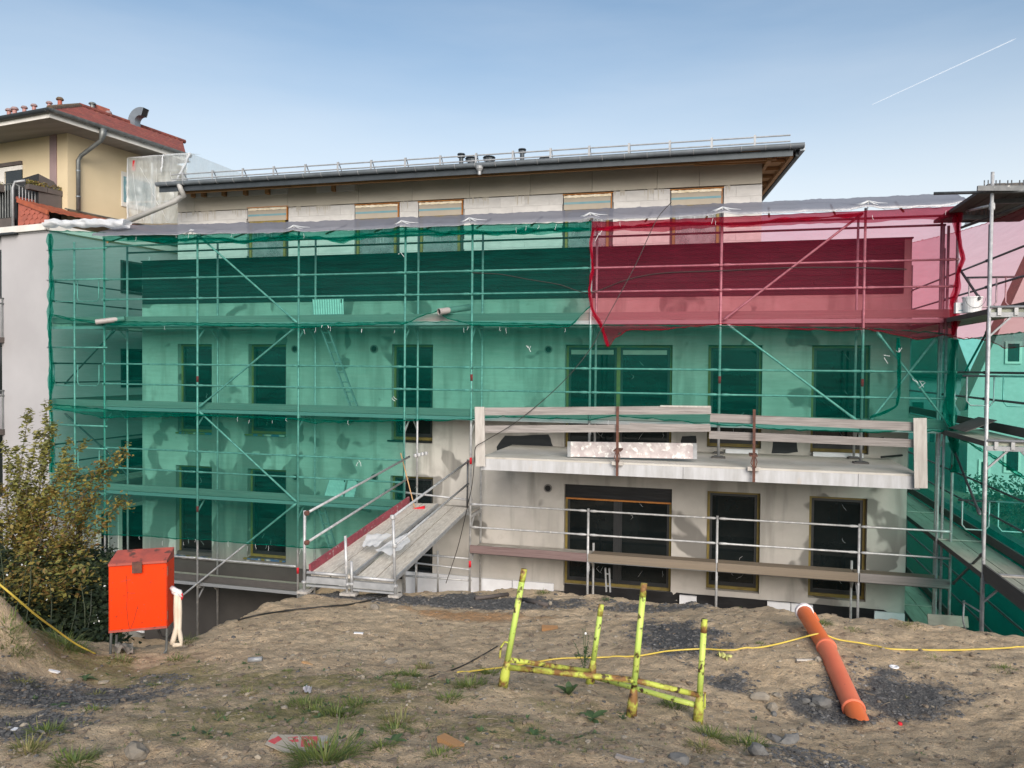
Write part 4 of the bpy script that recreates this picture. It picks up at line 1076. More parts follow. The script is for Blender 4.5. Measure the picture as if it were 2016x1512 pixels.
# ------------------------------------------------------------------ nets
def net(name, label, cols, m, y=15.12, cat='safety net', nv=26, du=14, amp=.03, ragged=.03, seed=1, hem=True, group=None, hemm=None, plane='Y', band=0):
    """cols: (px x, px y top, px y bottom) along the sheet, on plane Y=y (or X=y)"""
    kw = {plane: y}
    T = [at(c[0], c[1], **kw) for c in cols]; B = [at(c[0], c[2], **kw) for c in cols]
    acc = [0]
    for i in range(len(T)-1): acc.append(acc[-1] + (T[i+1]-T[i]).length)
    tot = acc[-1]; nu = max(4, int(tot * du))
    nrm = Vector((0, -1, 0)) if plane == 'Y' else Vector((1, 0, 0))
    def pt(u, v):
        s_ = u * tot; i = 0
        while i < len(acc)-2 and acc[i+1] < s_: i += 1
        f = (s_-acc[i]) / max(1e-6, acc[i+1]-acc[i])
        a, b2 = T[i].lerp(T[i+1], f), B[i].lerp(B[i+1], f)
        rag = ragged * mnoise.noise(Vector((s_*2.3, seed*5, 0))) + ragged*.5*mnoise.noise(Vector((s_*7, seed*5, 3)))
        p = a.lerp(b2, v) + Vector((0, 0, rag * v))
        e = .35 + 1.6*abs(v-.5)**2*2
        k = mnoise.noise(Vector((s_*1.1, p.z*1.3, seed))) + .5*mnoise.noise(Vector((s_*3.1 + p.z*.8, p.z*1.2, seed+9))) + e*.5*mnoise.noise(Vector((s_*9, p.z*2.5, seed+5)))
        return p + nrm * amp * k
    o = MB().grid(pt, nu, nv).build(name, m, smooth=True)
    tag(o, label, cat, group)
    if hem:
        n_ = int(tot*9)
        for vv, rr in ((1.0, .012), (.0, .010)):
            q = []
            for k in range(n_+1):
                p = pt(k/n_, vv); q.append(p + Vector((0, -.012 if plane == 'Y' else 0, .02*mnoise.noise(Vector((k*.9, seed, vv))))))
            MB().path(q, [max(.002, (rr*.6 if hemm else rr)*(1+1.3*mnoise.noise(Vector((k*.7, seed, 7))))) for k in range(n_+1)], 5).build('hem', hemm or M['net_green_dark'], o, smooth=True)
    if band:
        T2 = T[:]; B2 = [t_ + Vector((0, 0, -band)) for t_ in T]
        def pb(u, v):
            s_ = u*tot; i = 0
            while i < len(acc)-2 and acc[i+1] < s_: i += 1
            f = (s_-acc[i]) / max(1e-6, acc[i+1]-acc[i])
            p = T2[i].lerp(T2[i+1], f).lerp(B2[i].lerp(B2[i+1], f), v)
            return p + Vector((0, -.035-.03*mnoise.noise(Vector((s_*1.7, v*2, seed))), v*(.05*mnoise.noise(Vector((s_*1.1, seed, 5)))+.03*mnoise.noise(Vector((s_*4, seed, 5))))))
        MB().grid(pb, nu, 4).build('doubled_band', M['net_red_band'] if hemm else M['net_green_band'], o, smooth=True)
    return o
NG = 'green scaffold nets'
net('safety_net', 'green net covering the top lift of the scaffold, torn at its lower right corner', [(204,458,640),(390,462,640),(590,456,645),(798,448,636),(862,446,612),(880,446,626),(930,444,640),(1080,440,645),(1125,439,642),(1152,438,612),(1165,437,600)], M['net_green'], seed=1, group=NG, band=.20)
net('safety_net', 'green net over the middle lift, left of the concrete balcony slab', [(204,632,822),(390,636,818),(590,638,826),(620,638,833),(680,636,830),(797,634,828),(930,634,826)], M['net_green'], y=15.13, seed=2, group=NG)
net('safety_net', 'green net over the middle lift hanging down behind the balcony planks', [(930,634,824),(1000,636,820),(1165,640,826),(1210,640,818),(1415,642,836),(1560,644,846),(1700,646,850),(1840,655,848),(1876,660,850)], M['net_green'], y=15.13, seed=3, group=NG)
net('safety_net', 'green net over the lowest lift, ending above the orange box', [(204,806,1052),(300,812,1056),(390,816,1062),(590,824,1077),(660,828,1080),(790,828,1050),(798,828,1040)], M['net_green'], y=15.125, seed=4, group=NG)
net('safety_net', 'green net on the narrow end bay next to the white house, upper part', [(97,455,622),(150,456,630),(206,458,640)], M['net_green'], y=15.12, seed=5, group=NG)
net('safety_net', 'green net on the narrow end bay next to the white house, middle part', [(97,618,800),(150,628,812),(206,634,822)], M['net_green'], y=15.13, seed=6, group=NG)
net('safety_net', 'green net on the narrow end bay behind the autumn shrub', [(97,795,1010),(150,800,1030),(206,806,1052)], M['net_green'], y=15.125, seed=7, group=NG)
net('safety_net', 'red net over the right half of the top lift, frayed along its lower edge', [(1166,437,620),(1180,437,636),(1190,437,665),(1197,437,688),(1206,437,668),(1240,436,648),(1290,434,650),(1345,432,644),(1420,428,638),(1470,426,641),(1560,422,648),(1640,418,650),(1705,416,648),(1760,413,658),(1812,410,668),(1845,409,660),(1884,407,664)], M['net_red'], y=15.115, seed=8, hemm=M['net_red_dark'], band=.20)
net('safety_net', 'green net on the gable scaffold below the red one', [(1765,665,828),(1850,662,850),(1900,668,868),(1960,660,905),(2040,652,960)], M['net_green_dense'], y=4.74, seed=9, plane='X', group=NG)
net('safety_net', 'green net on the gable scaffold at deck height, lower middle', [(1760,836,976),(1850,852,1025),(1900,866,1050),(1960,900,1080),(2040,955,1130)], M['net_green_dense'], y=4.745, seed=10, plane='X', group=NG)
net('safety_net', 'darker green net at the foot of the gable scaffold', [(1770,985,1300),(1850,1022,1320),(1900,1045,1345),(1960,1078,1370),(2040,1120,1400)], M['net_green_dense'], y=4.74, seed=11, plane='X', group=NG)
net('safety_net', 'red net on the gable scaffold against the pale sky', [(1765,485,670),(1850,465,665),(1890,455,665),(1940,440,668),(1980,425,686),(2040,400,680)], M['net_red'], y=4.735, seed=12, plane='X', hemm=M['net_red_dark'])
# gathered folds of net tied under the plastic roof and along the deck edges
def gather(label, pts, m, y=15.09, r_=.03, seed=0, name='net_fold'):
    q = [at(*p, Y=y) for p in pts]; P_ = []
    for a, b_ in zip(q, q[1:]):
        n_ = max(2, int((b_-a).length*8))
        for k in range(n_): P_.append(a.lerp(b_, k/n_) + Vector((0, .02*mnoise.noise(Vector((len(P_)*.6, seed, 1))), .025*mnoise.noise(Vector((len(P_)*.5, seed, 2))))))
    P_.append(q[-1])
    mb = MB(); m_ = len(P_)
    for j in range(3):
        def rib(u, v, j=j):
            k = u*(m_-1); i = min(m_-2, int(k)); p = P_[i].lerp(P_[i+1], k-i); d_ = (P_[min(i+1, m_-1)]-P_[i]).normalized()
            sd = d_.cross(Vector((0, 1, 0))); sd = sd.normalized() if sd.length > 1e-3 else Vector((1, 0, 0))
            w_ = r_*(1.5+2.2*mnoise.noise(Vector((k*.33, seed, j*3)))); an = 2.5*mnoise.noise(Vector((k*.25, seed+4, j*7))) + j*1.1
            off = (v-.5)*2*w_
            return p + sd*(off*math.cos(an)) + Vector((0, 1, 0))*(off*math.sin(an)*.7) + sd*(.6*r_*mnoise.noise(Vector((k*.9, v*3, j)))) + Vector((0, .5*r_*mnoise.noise(Vector((k*1.1, v*4, j+5))), 0))
        mb.grid(rib, m_*2, 5)
    o = mb.build(name, m, smooth=True)
    return tag(o, label, 'net')
gather('crumpled red net edge tied down the post where red meets green', [(1168,450),(1163,480),(1167,530),(1160,570),(1166,610),(1186,645),(1197,682)], M['net_red_dark'], r_=.018, seed=3)
gather('torn red net strip twisted round the corner post by the white bucket', [(1890,405),(1884,440),(1889,480),(1896,508),(1886,540),(1884,570),(1874,596),(1882,630),(1876,660)], M['net_red_dark'], r_=.03, seed=5)
gather('bunched green net hanging down the scaffold corner post at the balcony end', [(1880,668),(1876,720),(1872,760),(1868,800),(1876,850),(1880,880),(1878,930)], M['net_green_dark'], r_=.05, seed=6)
gather('loose green net corner tied with white straps beside the last upper window', [(1768,665),(1770,720),(1770,775),(1765,800),(1735,815),(1712,822)], M['net_green_dark'], r_=.02, seed=7)
gather('bunched green net edge down the wall corner of the white house', [(98,460),(101,560),(97,640),(101,720),(99,800),(104,840),(101,930)], M['net_green_dark'], r_=.035, seed=8)
gather('green net fold sagging in swags below the plastic roof edge', [(250,470),(330,474),(395,470),(440,471),(478,478),(520,469),(590,466),(640,470),(665,474),(740,460),(798,456),(850,455),(866,461),(900,457),(935,457),(978,460),(1060,453),(1160,451)], M['net_green_dark'], r_=.03, seed=9)
gather('red net fold along the upper rail under the plastic roof', [(1175,452),(1215,448),(1300,440),(1415,440),(1440,444),(1560,432),(1680,424),(1700,420)], M['net_red_dark'], r_=.022, seed=10)
# white cable ties
ties = MB(); rnd = random.Random(11)
for _ in range(44):
    k = rnd.choice(((1000, 442, -.031, 250, 1880), (1000, 645, .002, 240, 1150), (1000, 828, .01, 240, 1200), (500, 1072, .07, 230, 640)))
    x = rnd.uniform(k[3], k[4]); y_ = k[1] + (x-k[0])*k[2] + rnd.uniform(-3, 6); p = at(x, y_, Y=15.06)
    ties.path([p, p + Vector((rnd.uniform(-.015, .015), 0, -rnd.uniform(.03, .07))), p + Vector((rnd.uniform(-.03, .03), 0, -rnd.uniform(.06, .12)))], .0028, 4)
for (x, y_) in ((790,500),(770,780),(1040,680),(1185,455),(1745,700),(1770,690),(1800,745),(1815,750),(710,905),(640,640)):
    for _ in range(2):
        p = at(x+rnd.uniform(-6,6), y_+rnd.uniform(-6,6), Y=15.06); ties.path([p, p + Vector((rnd.uniform(-.06,.06),0,rnd.uniform(-.08,.02))), p + Vector((rnd.uniform(-.1,.1),0,rnd.uniform(-.16,0)))], .0045, 4)
o = ties.build('cable_ties', M['white_plastic'], kind='stuff'); o['label'] = 'short white cable ties and scraps hanging along the nets'

# ------------------------------------------------------------------ plastic roof over the scaffold
RX = [220, 388, 590, 798, 930, 1166, 1420, 1700, 1888]
def roof_sheet(u, v):
    x = -14.25 + u * (4.26 + 14.25)
    sag = 0
    dmin = min(abs(x - PX[k]) for k in 'ABCDEFGH')
    bump_ = .05 * math.exp(-(dmin/.16)**2)
    fold = .028*mnoise.noise(Vector((x*2.2+v*2.5, v*2, 3))) + .022*mnoise.noise(Vector((x*6 + v*6, v*3, 8))) + .012*mnoise.noise(Vector((x*15 + v*9, v*3, 2)))
    if v < .12:
        z = 2.88 + (v/.12)*.06; y = 15.02
    else:
        k = (v-.12)/.88; y = 15.02 + k*.98; z = 2.94 + k*.36
    z += fold*(1 if v > .1 else .6) + bump_*max(0, 1-v*1.6) + (.05*(x+14.25)/18.5 if x < -8 else 0)*0
    y += .5*fold
    return Vector((x, y, z + .10*max(0, (-9-x)/5)))
t = tag(MB().grid(roof_sheet, 420, 14).build('plastic_roof', M['tarp'], smooth=True), 'long grey plastic sheet draped as a roof along the top of the scaffold', 'tarpaulin')
mb = MB(); mb.path([roof_sheet(k/150, 0) + Vector((0, -.01, .01*mnoise.noise(Vector((k*.8, 0, 0))))) for k in range(151)], [.008*(1+.8*mnoise.noise(Vector((k*.4, 2, 0)))) for k in range(151)], 6)
mb.build('rolled_edge', M['plastic_clear'], t, smooth=True)
for k in 'ABCDEFG':
    c = Vector((PX[k], 15.03, 2.97)); rr = random.Random(k)
    mb = MB()
    for s_ in range(9):
        an = R(-170 + s_*42); e_ = c + Vector((.45*math.cos(an)*(1 if s_ % 2 else .5), .05+.05*s_ % .2, -.02+.07*math.sin(an)))
        mb.path([c + Vector((0, 0, .06)), c.lerp(e_, .5) + Vector((0, -.015, .015)), e_], [.016, .010, .003], 5)
    mb.build('gathered_fold', M['plastic_white'], t, smooth=True)
for k in range(16):
    x0 = -13.9 + k*1.14
    MB().tube((x0, 15.1, 2.83), (x0+.04, 15.98, 3.18), .02, 6).build('roof_batten', M['wood_new'], t)
def end_roll(u, v):
    a = at(92, 440, Y=15.1).lerp(at(250, 440, Y=15.2), u)
    an = v*2*math.pi; rr = .09*(1+.7*mnoise.noise(Vector((u*9, math.cos(an)*1.2, math.sin(an)*1.2))))
    return a + Vector((0, math.cos(an)*rr*1.6, math.sin(an)*rr + .03*mnoise.noise(Vector((u*5, 1, 0)))))
tag(MB().grid(end_roll, 90, 18).build('plastic_bundle', M['plastic_white'], smooth=True), 'crumpled bundle of clear plastic on the scaffold corner by the red tiles', 'plastic sheet')
# plastic-wrapped tower behind, over the alley
TY = 18.6
def wrap(pts, n=14):
    a, b_, c, d = pts
    return lambda u, v: a.lerp(b_, u).lerp(d.lerp(c, u), v) + Vector((0, -1, 0))*.07*(mnoise.noise(Vector((u*4+v, v*3, a.x))) + .7*mnoise.noise(Vector((u*9+v*6, v*7-u*3, a.x+3))) + .4*mnoise.noise(Vector((u*22-v*7, v*16, a.x+3))))
A1, A2, A3, A4 = at(250,440,Y=TY), at(352,440,Y=TY), at(374,301,Y=TY), at(250,310,Y=TY)
t = thing('wrapped_tower', 'scaffold tower wrapped in clear crinkled plastic behind the roof gutter', 'wrapped scaffold', A1); wrap_t = t
MB().grid(wrap((A1, A2, A3, A4)), 40, 30).build('sheet', M['plastic'], t, smooth=True)
B1, B2 = at(374,301,Y=TY), at(485,345,Y=TY+3)
MB().grid(wrap((at(352,440,Y=TY), at(485,420,Y=TY+3), B2, B1)), 30, 20).build('sheet', M['plastic'], t, smooth=True)
MB().grid(wrap((A4, A3, at(395,304,Y=TY+3), at(270,316,Y=TY+3))), 20, 8).build('top_sheet', M['plastic'], t, smooth=True)
for p, q in (((252,440),(252,312)), ((299,440),(299,320)), ((350,440),(368,303))):
    MB().tube(at(*p, Y=TY+.12), at(*q, Y=TY+.12), .025, 8).build('post', M['steel'], t)
for y_ in (337, 398):
    MB().tube(at(252, y_, Y=TY+.12), at(352, y_-2, Y=TY+.12), .02, 8).build('rail', M['steel'], t)
MB().box(tuple(at(261,336,Y=TY+.03)), tuple(at(266,316,Y=TY+.05))).build('red_tag', M['broom_red'], t)

a = [at(1893, 447, Y=15.6), at(2045, 398, Y=15.6), at(2045, 376, Y=17.5), at(1915, 425, Y=17.5)]
tag(MB().grid(lambda u, v: a[0].lerp(a[1], u).lerp(a[3].lerp(a[2], u), v) + Vector((0, 0, .05*mnoise.noise(Vector((u*6, v*4, 2))))), 24, 10).build('plastic_sheet', M['plastic_white'], smooth=True), 'white plastic sheet under the roof boards of the gable scaffold', 'plastic sheet')

for (p, q, w_) in (((251,311),(374,301),.012), ((374,301),(350,352),.035), ((251,312),(250,436),.012), ((322,304),(316,340),.03), ((352,352),(330,362),.02), ((262,340),(272,436),.006), ((276,330),(300,372),.005), ((300,380),(330,436),.007), ((336,340),(344,400),.005), ((286,400),(282,438),.006), ((308,330),(304,436),.004)):
    a_, b2 = at(*p, Y=TY-.10), at(*q, Y=TY-.10); n_ = 9; rr = random.Random(p[0]); sg = .012
    MB().path([a_.lerp(b2, k/n_) + Vector((sg*rr.uniform(-1,1), .02*rr.uniform(-1,1), sg*rr.uniform(-1,1))) for k in range(n_+1)], [w_*(.5+.6*rr.random()) for k in range(n_+1)], 5).build('fold_highlight', M['plastic_white'], wrap_t, smooth=True)  # white strips put painted highlights along the folds of the wrap
# ------------------------------------------------------------------ the older white and yellow house at the left
TH = R(8.3)
LU, LV = Vector((math.cos(TH), -math.sin(TH), 0)), Vector((math.sin(TH), math.cos(TH), 0))
LC = at(95, 500, X=-16.4); LC.z = 0
def lw(u, v, z): return LC + LU*u + LV*v + Vector((0, 0, z))
def au(px, py, u):
    r = ray(px, py); return r * ((LU.dot(LC) + u) / LU.dot(r))
def av(px, py, v):
    r = ray(px, py); return r * ((LV.dot(LC) + v) / LV.dot(r))
def lbox(mb, a, b):
    (u0, v0, z0), (u1, v1, z1) = a, b
    return mb.add([lw(u0,v0,z0),lw(u1,v0,z0),lw(u1,v1,z0),lw(u0,v1,z0),lw(u0,v0,z1),lw(u1,v0,z1),lw(u1,v1,z1),lw(u0,v1,z1)],
                  [(0,3,2,1),(4,5,6,7),(0,1,5,4),(1,2,6,5),(2,3,7,6),(3,0,4,7)])
hs = thing('old_house', 'white rendered house with yellow attic storey, red tiled roof and grey gutters', 'house', lw(-2, 1, -7))
lbox(MB(), (-1.80, 0, -7.3), (0, 9, 3.30)).build('wall', M['white_wall'], hs)
lbox(MB(), (-9, .12, -7.3), (-1.80, 9, 3.30)).build('wall', M['white_wall'], hs)
lbox(MB(), (-9, -.10, 3.34), (.06, -.002, 3.50)).build('cornice', M['white_paint'], hs); lbox(MB(), (.002, -.10, 3.34), (.06, 9, 3.50)).build('cornice', M['white_paint'], hs)
lbox(MB(), (-9, -.16, 3.302), (-1.1, .3, 3.34)).build('cornice_gutter', M['zinc_dark'], hs)
lbox(MB(), (-1.12, -.02, 3.30), (-.002, .5, 3.50)).build('cornice_block', M['white_wall'], hs)
lbox(MB(), (-9, 1.1, 3.302), (-.75, 5.2, 6.25)).build('attic_wall', M['yellow_wall'], hs)
lbox(MB(), (-1.42, 1.07, 3.302), (-1.16, 1.098, 6.2)).build('pilaster', M['mauve'], hs)
# attic window in the terrace wall and in the side wall
a, b_ = av(-40, 345, 1.09), av(45, 322, 1.09); u1 = LU.dot(b_-LC)
at_w = lbox(MB(), (u1-2.4, 1.06, 5.36), (u1, 1.098, 5.48)).build('window', M['white_paint'], hs)
lbox(MB(), (u1-2.4, 1.06, 4.4), (u1-.75, 1.095, 5.36)).build('frame', M['white_paint'], at_w)
lbox(MB(), (u1-.70, 1.07, 4.4), (u1-.02, 1.096, 5.35)).build('pane', M['pane'], at_w); lbox(MB(), (u1-2.4, 1.04, 5.50), (u1-.02, 1.096, 5.60)).build('shutter_case', M['cover_grey'], at_w)
wv = au(238, 345, -.75); v0 = LV.dot(wv-LC)
sw_ = lbox(MB(), (-.745, v0, 4.55), (-.72, v0+1.2, 5.55)).build('window', M['white_paint'], hs)
lbox(MB(), (-.72, v0+.06, 4.68), (-.71, v0+1.14, 5.42)).build('pane', M['blue'], sw_)
# side windows of the white wall and garage openings, seen through the net
for (za, zb) in ((1.96, 2.87), (-.69, .40), (-3.2, -2.16)):
    wd = lbox(MB(), (.002, 2.12, za), (.03, 2.95, zb)).build('window', M['frame_dark'], hs); lbox(MB(), (.03, 2.18, za+.06), (.034, 2.9, zb-.06)).build('pane', M['pane'], wd)
for (va, vb) in ((.55, .95), (1.35, 1.72), (2.02, 2.9)):
    gd_ = lbox(MB(), (.002, va, -6.2), (.03, vb, -4.0)).build('door', M['white_paint'], hs); lbox(MB(), (.03, va+.12, -6.1), (.036, vb-.05, -4.1)).build('pane', M['pane'], gd_)
lbox(MB(), (-.3, -.5, -7.2), (1.8, 6, -5.55)).build('ramp_wall', M['slab'], hs)
# windows and balconies at the left edge of the front
for (za, zb) in ((1.7, 2.96), (-.85, .43), (-3.6, -1.95), (-5.5, -4.2)):
    wd = lbox(MB(), (-3.0, .08, za), (-1.802, .115, zb)).build('window', M['frame_dark'], hs); lbox(MB(), (-2.95, .07, za+.05), (-1.86, .079, zb-.05)).build('pane', M['pane'], wd)
for zt in (1.66, -.76):
    u0, u1_ = -3.2, -1.70
    bl_ = lbox(MB(), (u0, -.55, zt-1.16), (u1_, .0, zt-1.02)).build('balcony', M['cover_grey'], hs)
    for u in (-2.0, -1.86, -1.74):
        MB().tube(lw(u, -.50, zt-1.02), lw(u, -.50, zt), .018, 6).build('baluster', M['zinc_old'], bl_)
    for v in (-.35, -.2, -.05):
        MB().tube(lw(-1.72, v, zt-1.02), lw(-1.72, v, zt), .014, 6).build('baluster', M['zinc_old'], bl_)
    for z in (zt, zt-.14):
        MB().path([lw(u0, -.50, z), lw(-1.72, -.50, z), lw(-1.72, 0, z)], .02, 6).build('handrail', M['zinc_old'], bl_)
    lbox(MB(), (u0, -.49, zt-1.0), (-1.9, -.46, zt-.55)).build('panel', M['cover_grey'], bl_)
# roof terrace: rail, planter boxes, covered grill
rl = MB().path([lw(-4, -.02, 4.62), lw(-1.25, -.02, 4.62)], .02, 6).build('terrace_rail', M['zinc_old'], hs)
MB().path([lw(-1.22, .0, 4.60), lw(-1.12, .02, 4.55), lw(-1.12, 1.19, 4.55)], .018, 6).build('handrail', M['zinc_old'], rl)
MB().path([lw(-1.25, -.06, 3.42), lw(-1.25, -.06, 4.5), lw(-1.22, -.02, 4.66), lw(-1.0, .1, 4.7)], .035, 8).build('rail_post', M['alu'], rl, smooth=True)
k = 0
lbox(MB(), (-4, .08, 3.5), (-1.3, .10, 4.5)).build('dark_backing', M['black'], rl)  # black panel stands in for the darkness behind the balusters
for i in range(22):
    MB().tube(lw(-3.6+.105*i, -.02, 3.76), lw(-3.6+.105*i, -.02, 4.60), .010, 6).build('baluster', M['zinc_old'], rl)
for i in range(14):
    v = .02 + i*.085
    MB().tube(lw(-1.12, v, 3.9), lw(-1.12, v, 4.55), .010, 6).build('baluster', M['alu'], rl)
lbox(MB(), (-4, -.01, 3.52), (-1.3, .02, 3.75)).build('kick_board', M['cover_grey'], rl)
for (a, b_) in (((-1.10, .16, 4.50), (-.94, .66, 4.63)), ((-1.10, .68, 4.50), (-.94, 1.19, 4.63)), ((-3.3, -.2, 4.42), (-1.62, -.03, 4.60))):
    pb = lbox(MB(), a, b_).build('planter_box', M['cover_grey'], rl)
    mb = MB(); rr = random.Random(int(a[1]*100))
    for _ in range(260):
        c = lw(rr.uniform(a[0], b_[0]), rr.uniform(a[1], b_[1]), b_[2] + rr.uniform(0, .12)); d1 = Vector((rr.uniform(-1,1), rr.uniform(-1,1), rr.uniform(-.4,.8))).normalized()*.035; d2 = d1.orthogonal().normalized()*.012
        mb.add([c-d1, c+d2, c+d1, c-d2], [(0,1,2,3)])
    mb.build('plants', M['leaf_autumn'], pb, kind='stuff')
    MB().path([lw(a[0]-.02, a[1], a[2]+.10), lw(b_[0]*0+a[0]-.02 if a[1]>=0 else b_[0], b_[1] if a[1]>=0 else a[1]-.02, a[2]+.10)], .008, 5).build('holder', M['alu'], pb)
ga, gb_, gc = av(30, 352, .5), av(75, 343, .5), None
gl = thing('covered_grill', 'dark covered grill on the roof terrace behind the planter boxes', 'grill cover', lw(-1.7, .7, 3.52))
u0 = LU.dot(av(22, 350, .45)-LC); u1_ = LU.dot(av(75, 345, .45)-LC)
lbox(MB(), (-3.2, .12, 3.503), (-1.2, .40, 3.52)).build('mat', M['cover_grey'], gl)
MB().prism([lw(u0, .45, 3.52), lw(u1_, .45, 3.52), lw(u1_, .45, 4.96), lw(u0, .45, 4.84)], tuple(LV*.02)).build('front_panel', M['black'], gl)
MB().add([lw(u1_, .45, 3.52), lw(u1_+.06, 1.06, 3.52), lw(u1_+.06, 1.06, 4.62), lw(u1_+.04, .86, 4.84), lw(u1_, .47, 4.96)], [(0,1,2,3,4)]).build('side_panel', M['cover_grey'], gl)
# lean-to roof with hung shingles on its end
apex, low = (-1.12, 4.20), (.10, 3.78)
def lean(u, v):
    uu = apex[0] + (low[0]-apex[0])*v; vv = .02 + 6*u
    return lw(uu, vv, apex[1] + (low[1]-apex[1])*v + .018*abs(math.sin(u*6/.22*math.pi)) + .02*((v*7) % 1))
lr = MB().grid(lean, 216, 28).build('lean_roof', M['roof_tile_orange'], hs); 
MB().path([lw(-1.16, -.02, 4.24), lw(-1.16, 2.0, 4.24)], .045, 8).build('ridge_tile', M['roof_tile'], lr)
MB().path([lw(-.72, 1.0, 4.13), lw(-.72, 6, 4.13)], .02, 6).build('flashing', M['zinc_old'], lr)
lbox(MB(), (-.76, 1.1, 3.95), (-.70, 6, 4.12)).build('flashing_board', M['tile_brown'], lr)
MB().prism([lw(apex[0]-.02, -.002, 3.50), lw(-.02, -.002, 3.50), lw(-.02, -.002, 3.75), lw(apex[0], -.002, 4.16)], tuple(LV*.05)).build('cheek', M['terracotta'], lr)
for r_ in range(5):
    for c_ in range(6):
        u = -1.06 + c_*.20 + (.10 if r_ % 2 else 0); z = 3.52 + r_*.125
        if z + .10 > apex[1] + (u+.1-apex[0])*(low[1]-apex[1])/(low[0]-apex[0]) - .03 or u + .19 > .02: continue
        pts = [lw(u, -.014, z+.13), lw(u+.19, -.014, z+.13), lw(u+.19, -.020, z+.04), lw(u+.095, -.024, z-.02), lw(u, -.020, z+.04)]
        MB().prism(pts, tuple(LV*.010)).build('shingle', M['terracotta'], lr)
MB().beam(lw(apex[0], -.03, apex[1]-.02), lw(low[0]-.05, -.03, low[1]-.0), .04, .11).build('barge_tile', M['roof_tile_orange'], lr)
# main roof: hipped, tiles with rolls
ez, eu, ev = 6.20, .05, .02
RU, RZ, RV = -3.6, 8.02, 3.65
lbox(MB(), (-9, ev, ez-.02), (eu, 4.6, ez+.0)).build('soffit', M['soffit'], hs)
lbox(MB(), (-9, ev-.02, ez-.03), (eu+.02, ev, ez+.10)).build('fascia', M['white_paint'], hs); lbox(MB(), (eu, ev, ez-.03), (eu+.02, 4.5, ez+.10)).build('fascia', M['white_paint'], hs)
def side_roof(s_, t_):
    v = ev + t_*7.75; zt = 1.0
    lim = min(1, (v-ev)/(RV-ev))
    q = s_*lim; v = min(v, 4.4 + 3.37*q)
    u = eu + (RU-eu)*q
    return lw(u, v, ez+.16 + (RZ-ez-.16)*q + .045*abs(math.sin(v/.23*math.pi)) + .02*((q*16) % 1))
MB().grid(side_roof, 48, 330).build('roof_tiles', M['roof_tile'], hs, kind='stuff')
def front_roof(s_, t_):
    u = eu - t_*9; lim = min(1, (eu-u)/(eu-RU))
    q = s_*lim; v = ev + (RV-ev)*q
    return lw(u, v, ez+.16 + (RZ-ez-.16)*q + .045*abs(math.sin(u/.23*math.pi)) + .02*((q*16) % 1))
MB().grid(front_roof, 32, 200).build('roof_tiles', M['roof_tile'], hs, kind='stuff')
for k in range(18):
    t0 = k/18
    p, q = Vector((eu+(RU-eu)*t0, ev+(RV-ev)*t0, ez+.20+(RZ-ez-.16)*t0)), Vector((eu+(RU-eu)*(t0+.062), ev+(RV-ev)*(t0+.062), ez+.20+(RZ-ez-.16)*(t0+.062)))
    MB().tube(lw(*p), lw(*q), .085, 8, .07).build('ridge_tile', M['tile_brown'], hs)
for k in range(10):
    MB().tube(lw(RU, RV+k*.42, RZ+.05), lw(RU, RV+k*.42+.43, RZ+.06), .085, 8, .075).build('ridge_tile', M['roof_tile'], hs)
def gutter_l(p, q, out):
    p, q, o = Vector(p), Vector(q), Vector(out)
    def f(u, v):
        an = math.pi*v; c = p.lerp(q, u)
        return c + o*(.075-.075*math.cos(an)) - Vector((0, 0, .095*math.sin(an)))
    return MB().grid(f, 40, 10)
gutter_l(lw(eu+.17, ev-.16, ez+.17), lw(-9, ev-.16, ez+.17), tuple(LV)).build('gutter', M['zinc_dark'], hs, smooth=True)
g2 = gutter_l(lw(eu+.17, ev-.16, ez+.17), lw(eu+.17, 4.5, ez+.17), tuple(-LU)).build('gutter', M['zinc_old'], hs, smooth=True)
for k in range(7):
    v = ev + .3 + k*.62
    MB().path([lw(eu+.17-.075+.080*math.cos(math.pi*j/8), v, ez+.17-.100*math.sin(math.pi*j/8)) for j in range(9)], .008, 5).build('gutter_bracket', M['zinc_old'], g2)
dv = LV.dot(au(203, 268, eu+.1)-LC); dw = LV.dot(au(154, 330, -.66)-LC)
MB().path([lw(eu+.10, dv, ez+.10), lw(eu+.08, dv, ez-.08), lw(eu+.04, dv-.02, ez-.22), lw(-.60, dw+.05, ez-.56), lw(-.66, dw, ez-.70), lw(-.66, dw, 4.15)], [.095, .085, .055, .055, .055, .055], 12).build('downpipe', M['zinc_old'], hs, smooth=True)
for z in (5.2, 4.5): MB().lathe(lw(-.66, dw, z), [(.062, 0), (.062, .03)], 12).build('pipe_clip', M['zinc'], hs)
# flues on the roof
def flue(px, py0, py1, wpx, m, cap_m, v):
    a, b_ = av(px, py1, v), av(px, py0, v); s_ = (b_-a).length/(py1-py0); r_ = wpx*s_/2
    h = b_.z - a.z
    o = MB().lathe((a.x, a.y, a.z-.5), [(r_, 0), (r_, h*.72+.5)], 12).build('flue', M[m], hs, smooth=False)
    MB().lathe((a.x, a.y, a.z), [(r_*.8, h*.70), (r_*1.7, h*.74), (r_*1.75, h*.86), (r_*1.2, h)], 12).build('flue_cap', M[cap_m], o)
for f in ((18,214,232,8,'pink_pipe','mauve',2.2), (29,211,230,8,'pink_pipe','mauve',2.2), (48,209,226,7,'pink_pipe','mauve',2.4), (67,205,222,7,'pink_pipe','mauve',2.6), (97,200,216,7,'pink_pipe','mauve',2.4), (118,192,212,8,'terracotta','tile_brown',3.4), (182,202,216,8,'zinc_old','zinc_old',6.5), (214,219,238,7,'pink_pipe','mauve',6.5)):
    flue(*f)
a, b_ = av(181, 213, 6.6), av(212, 224, 7.2); MB().beam(a, b_, .25, .30).build('chimney', M['terracotta'], hs)
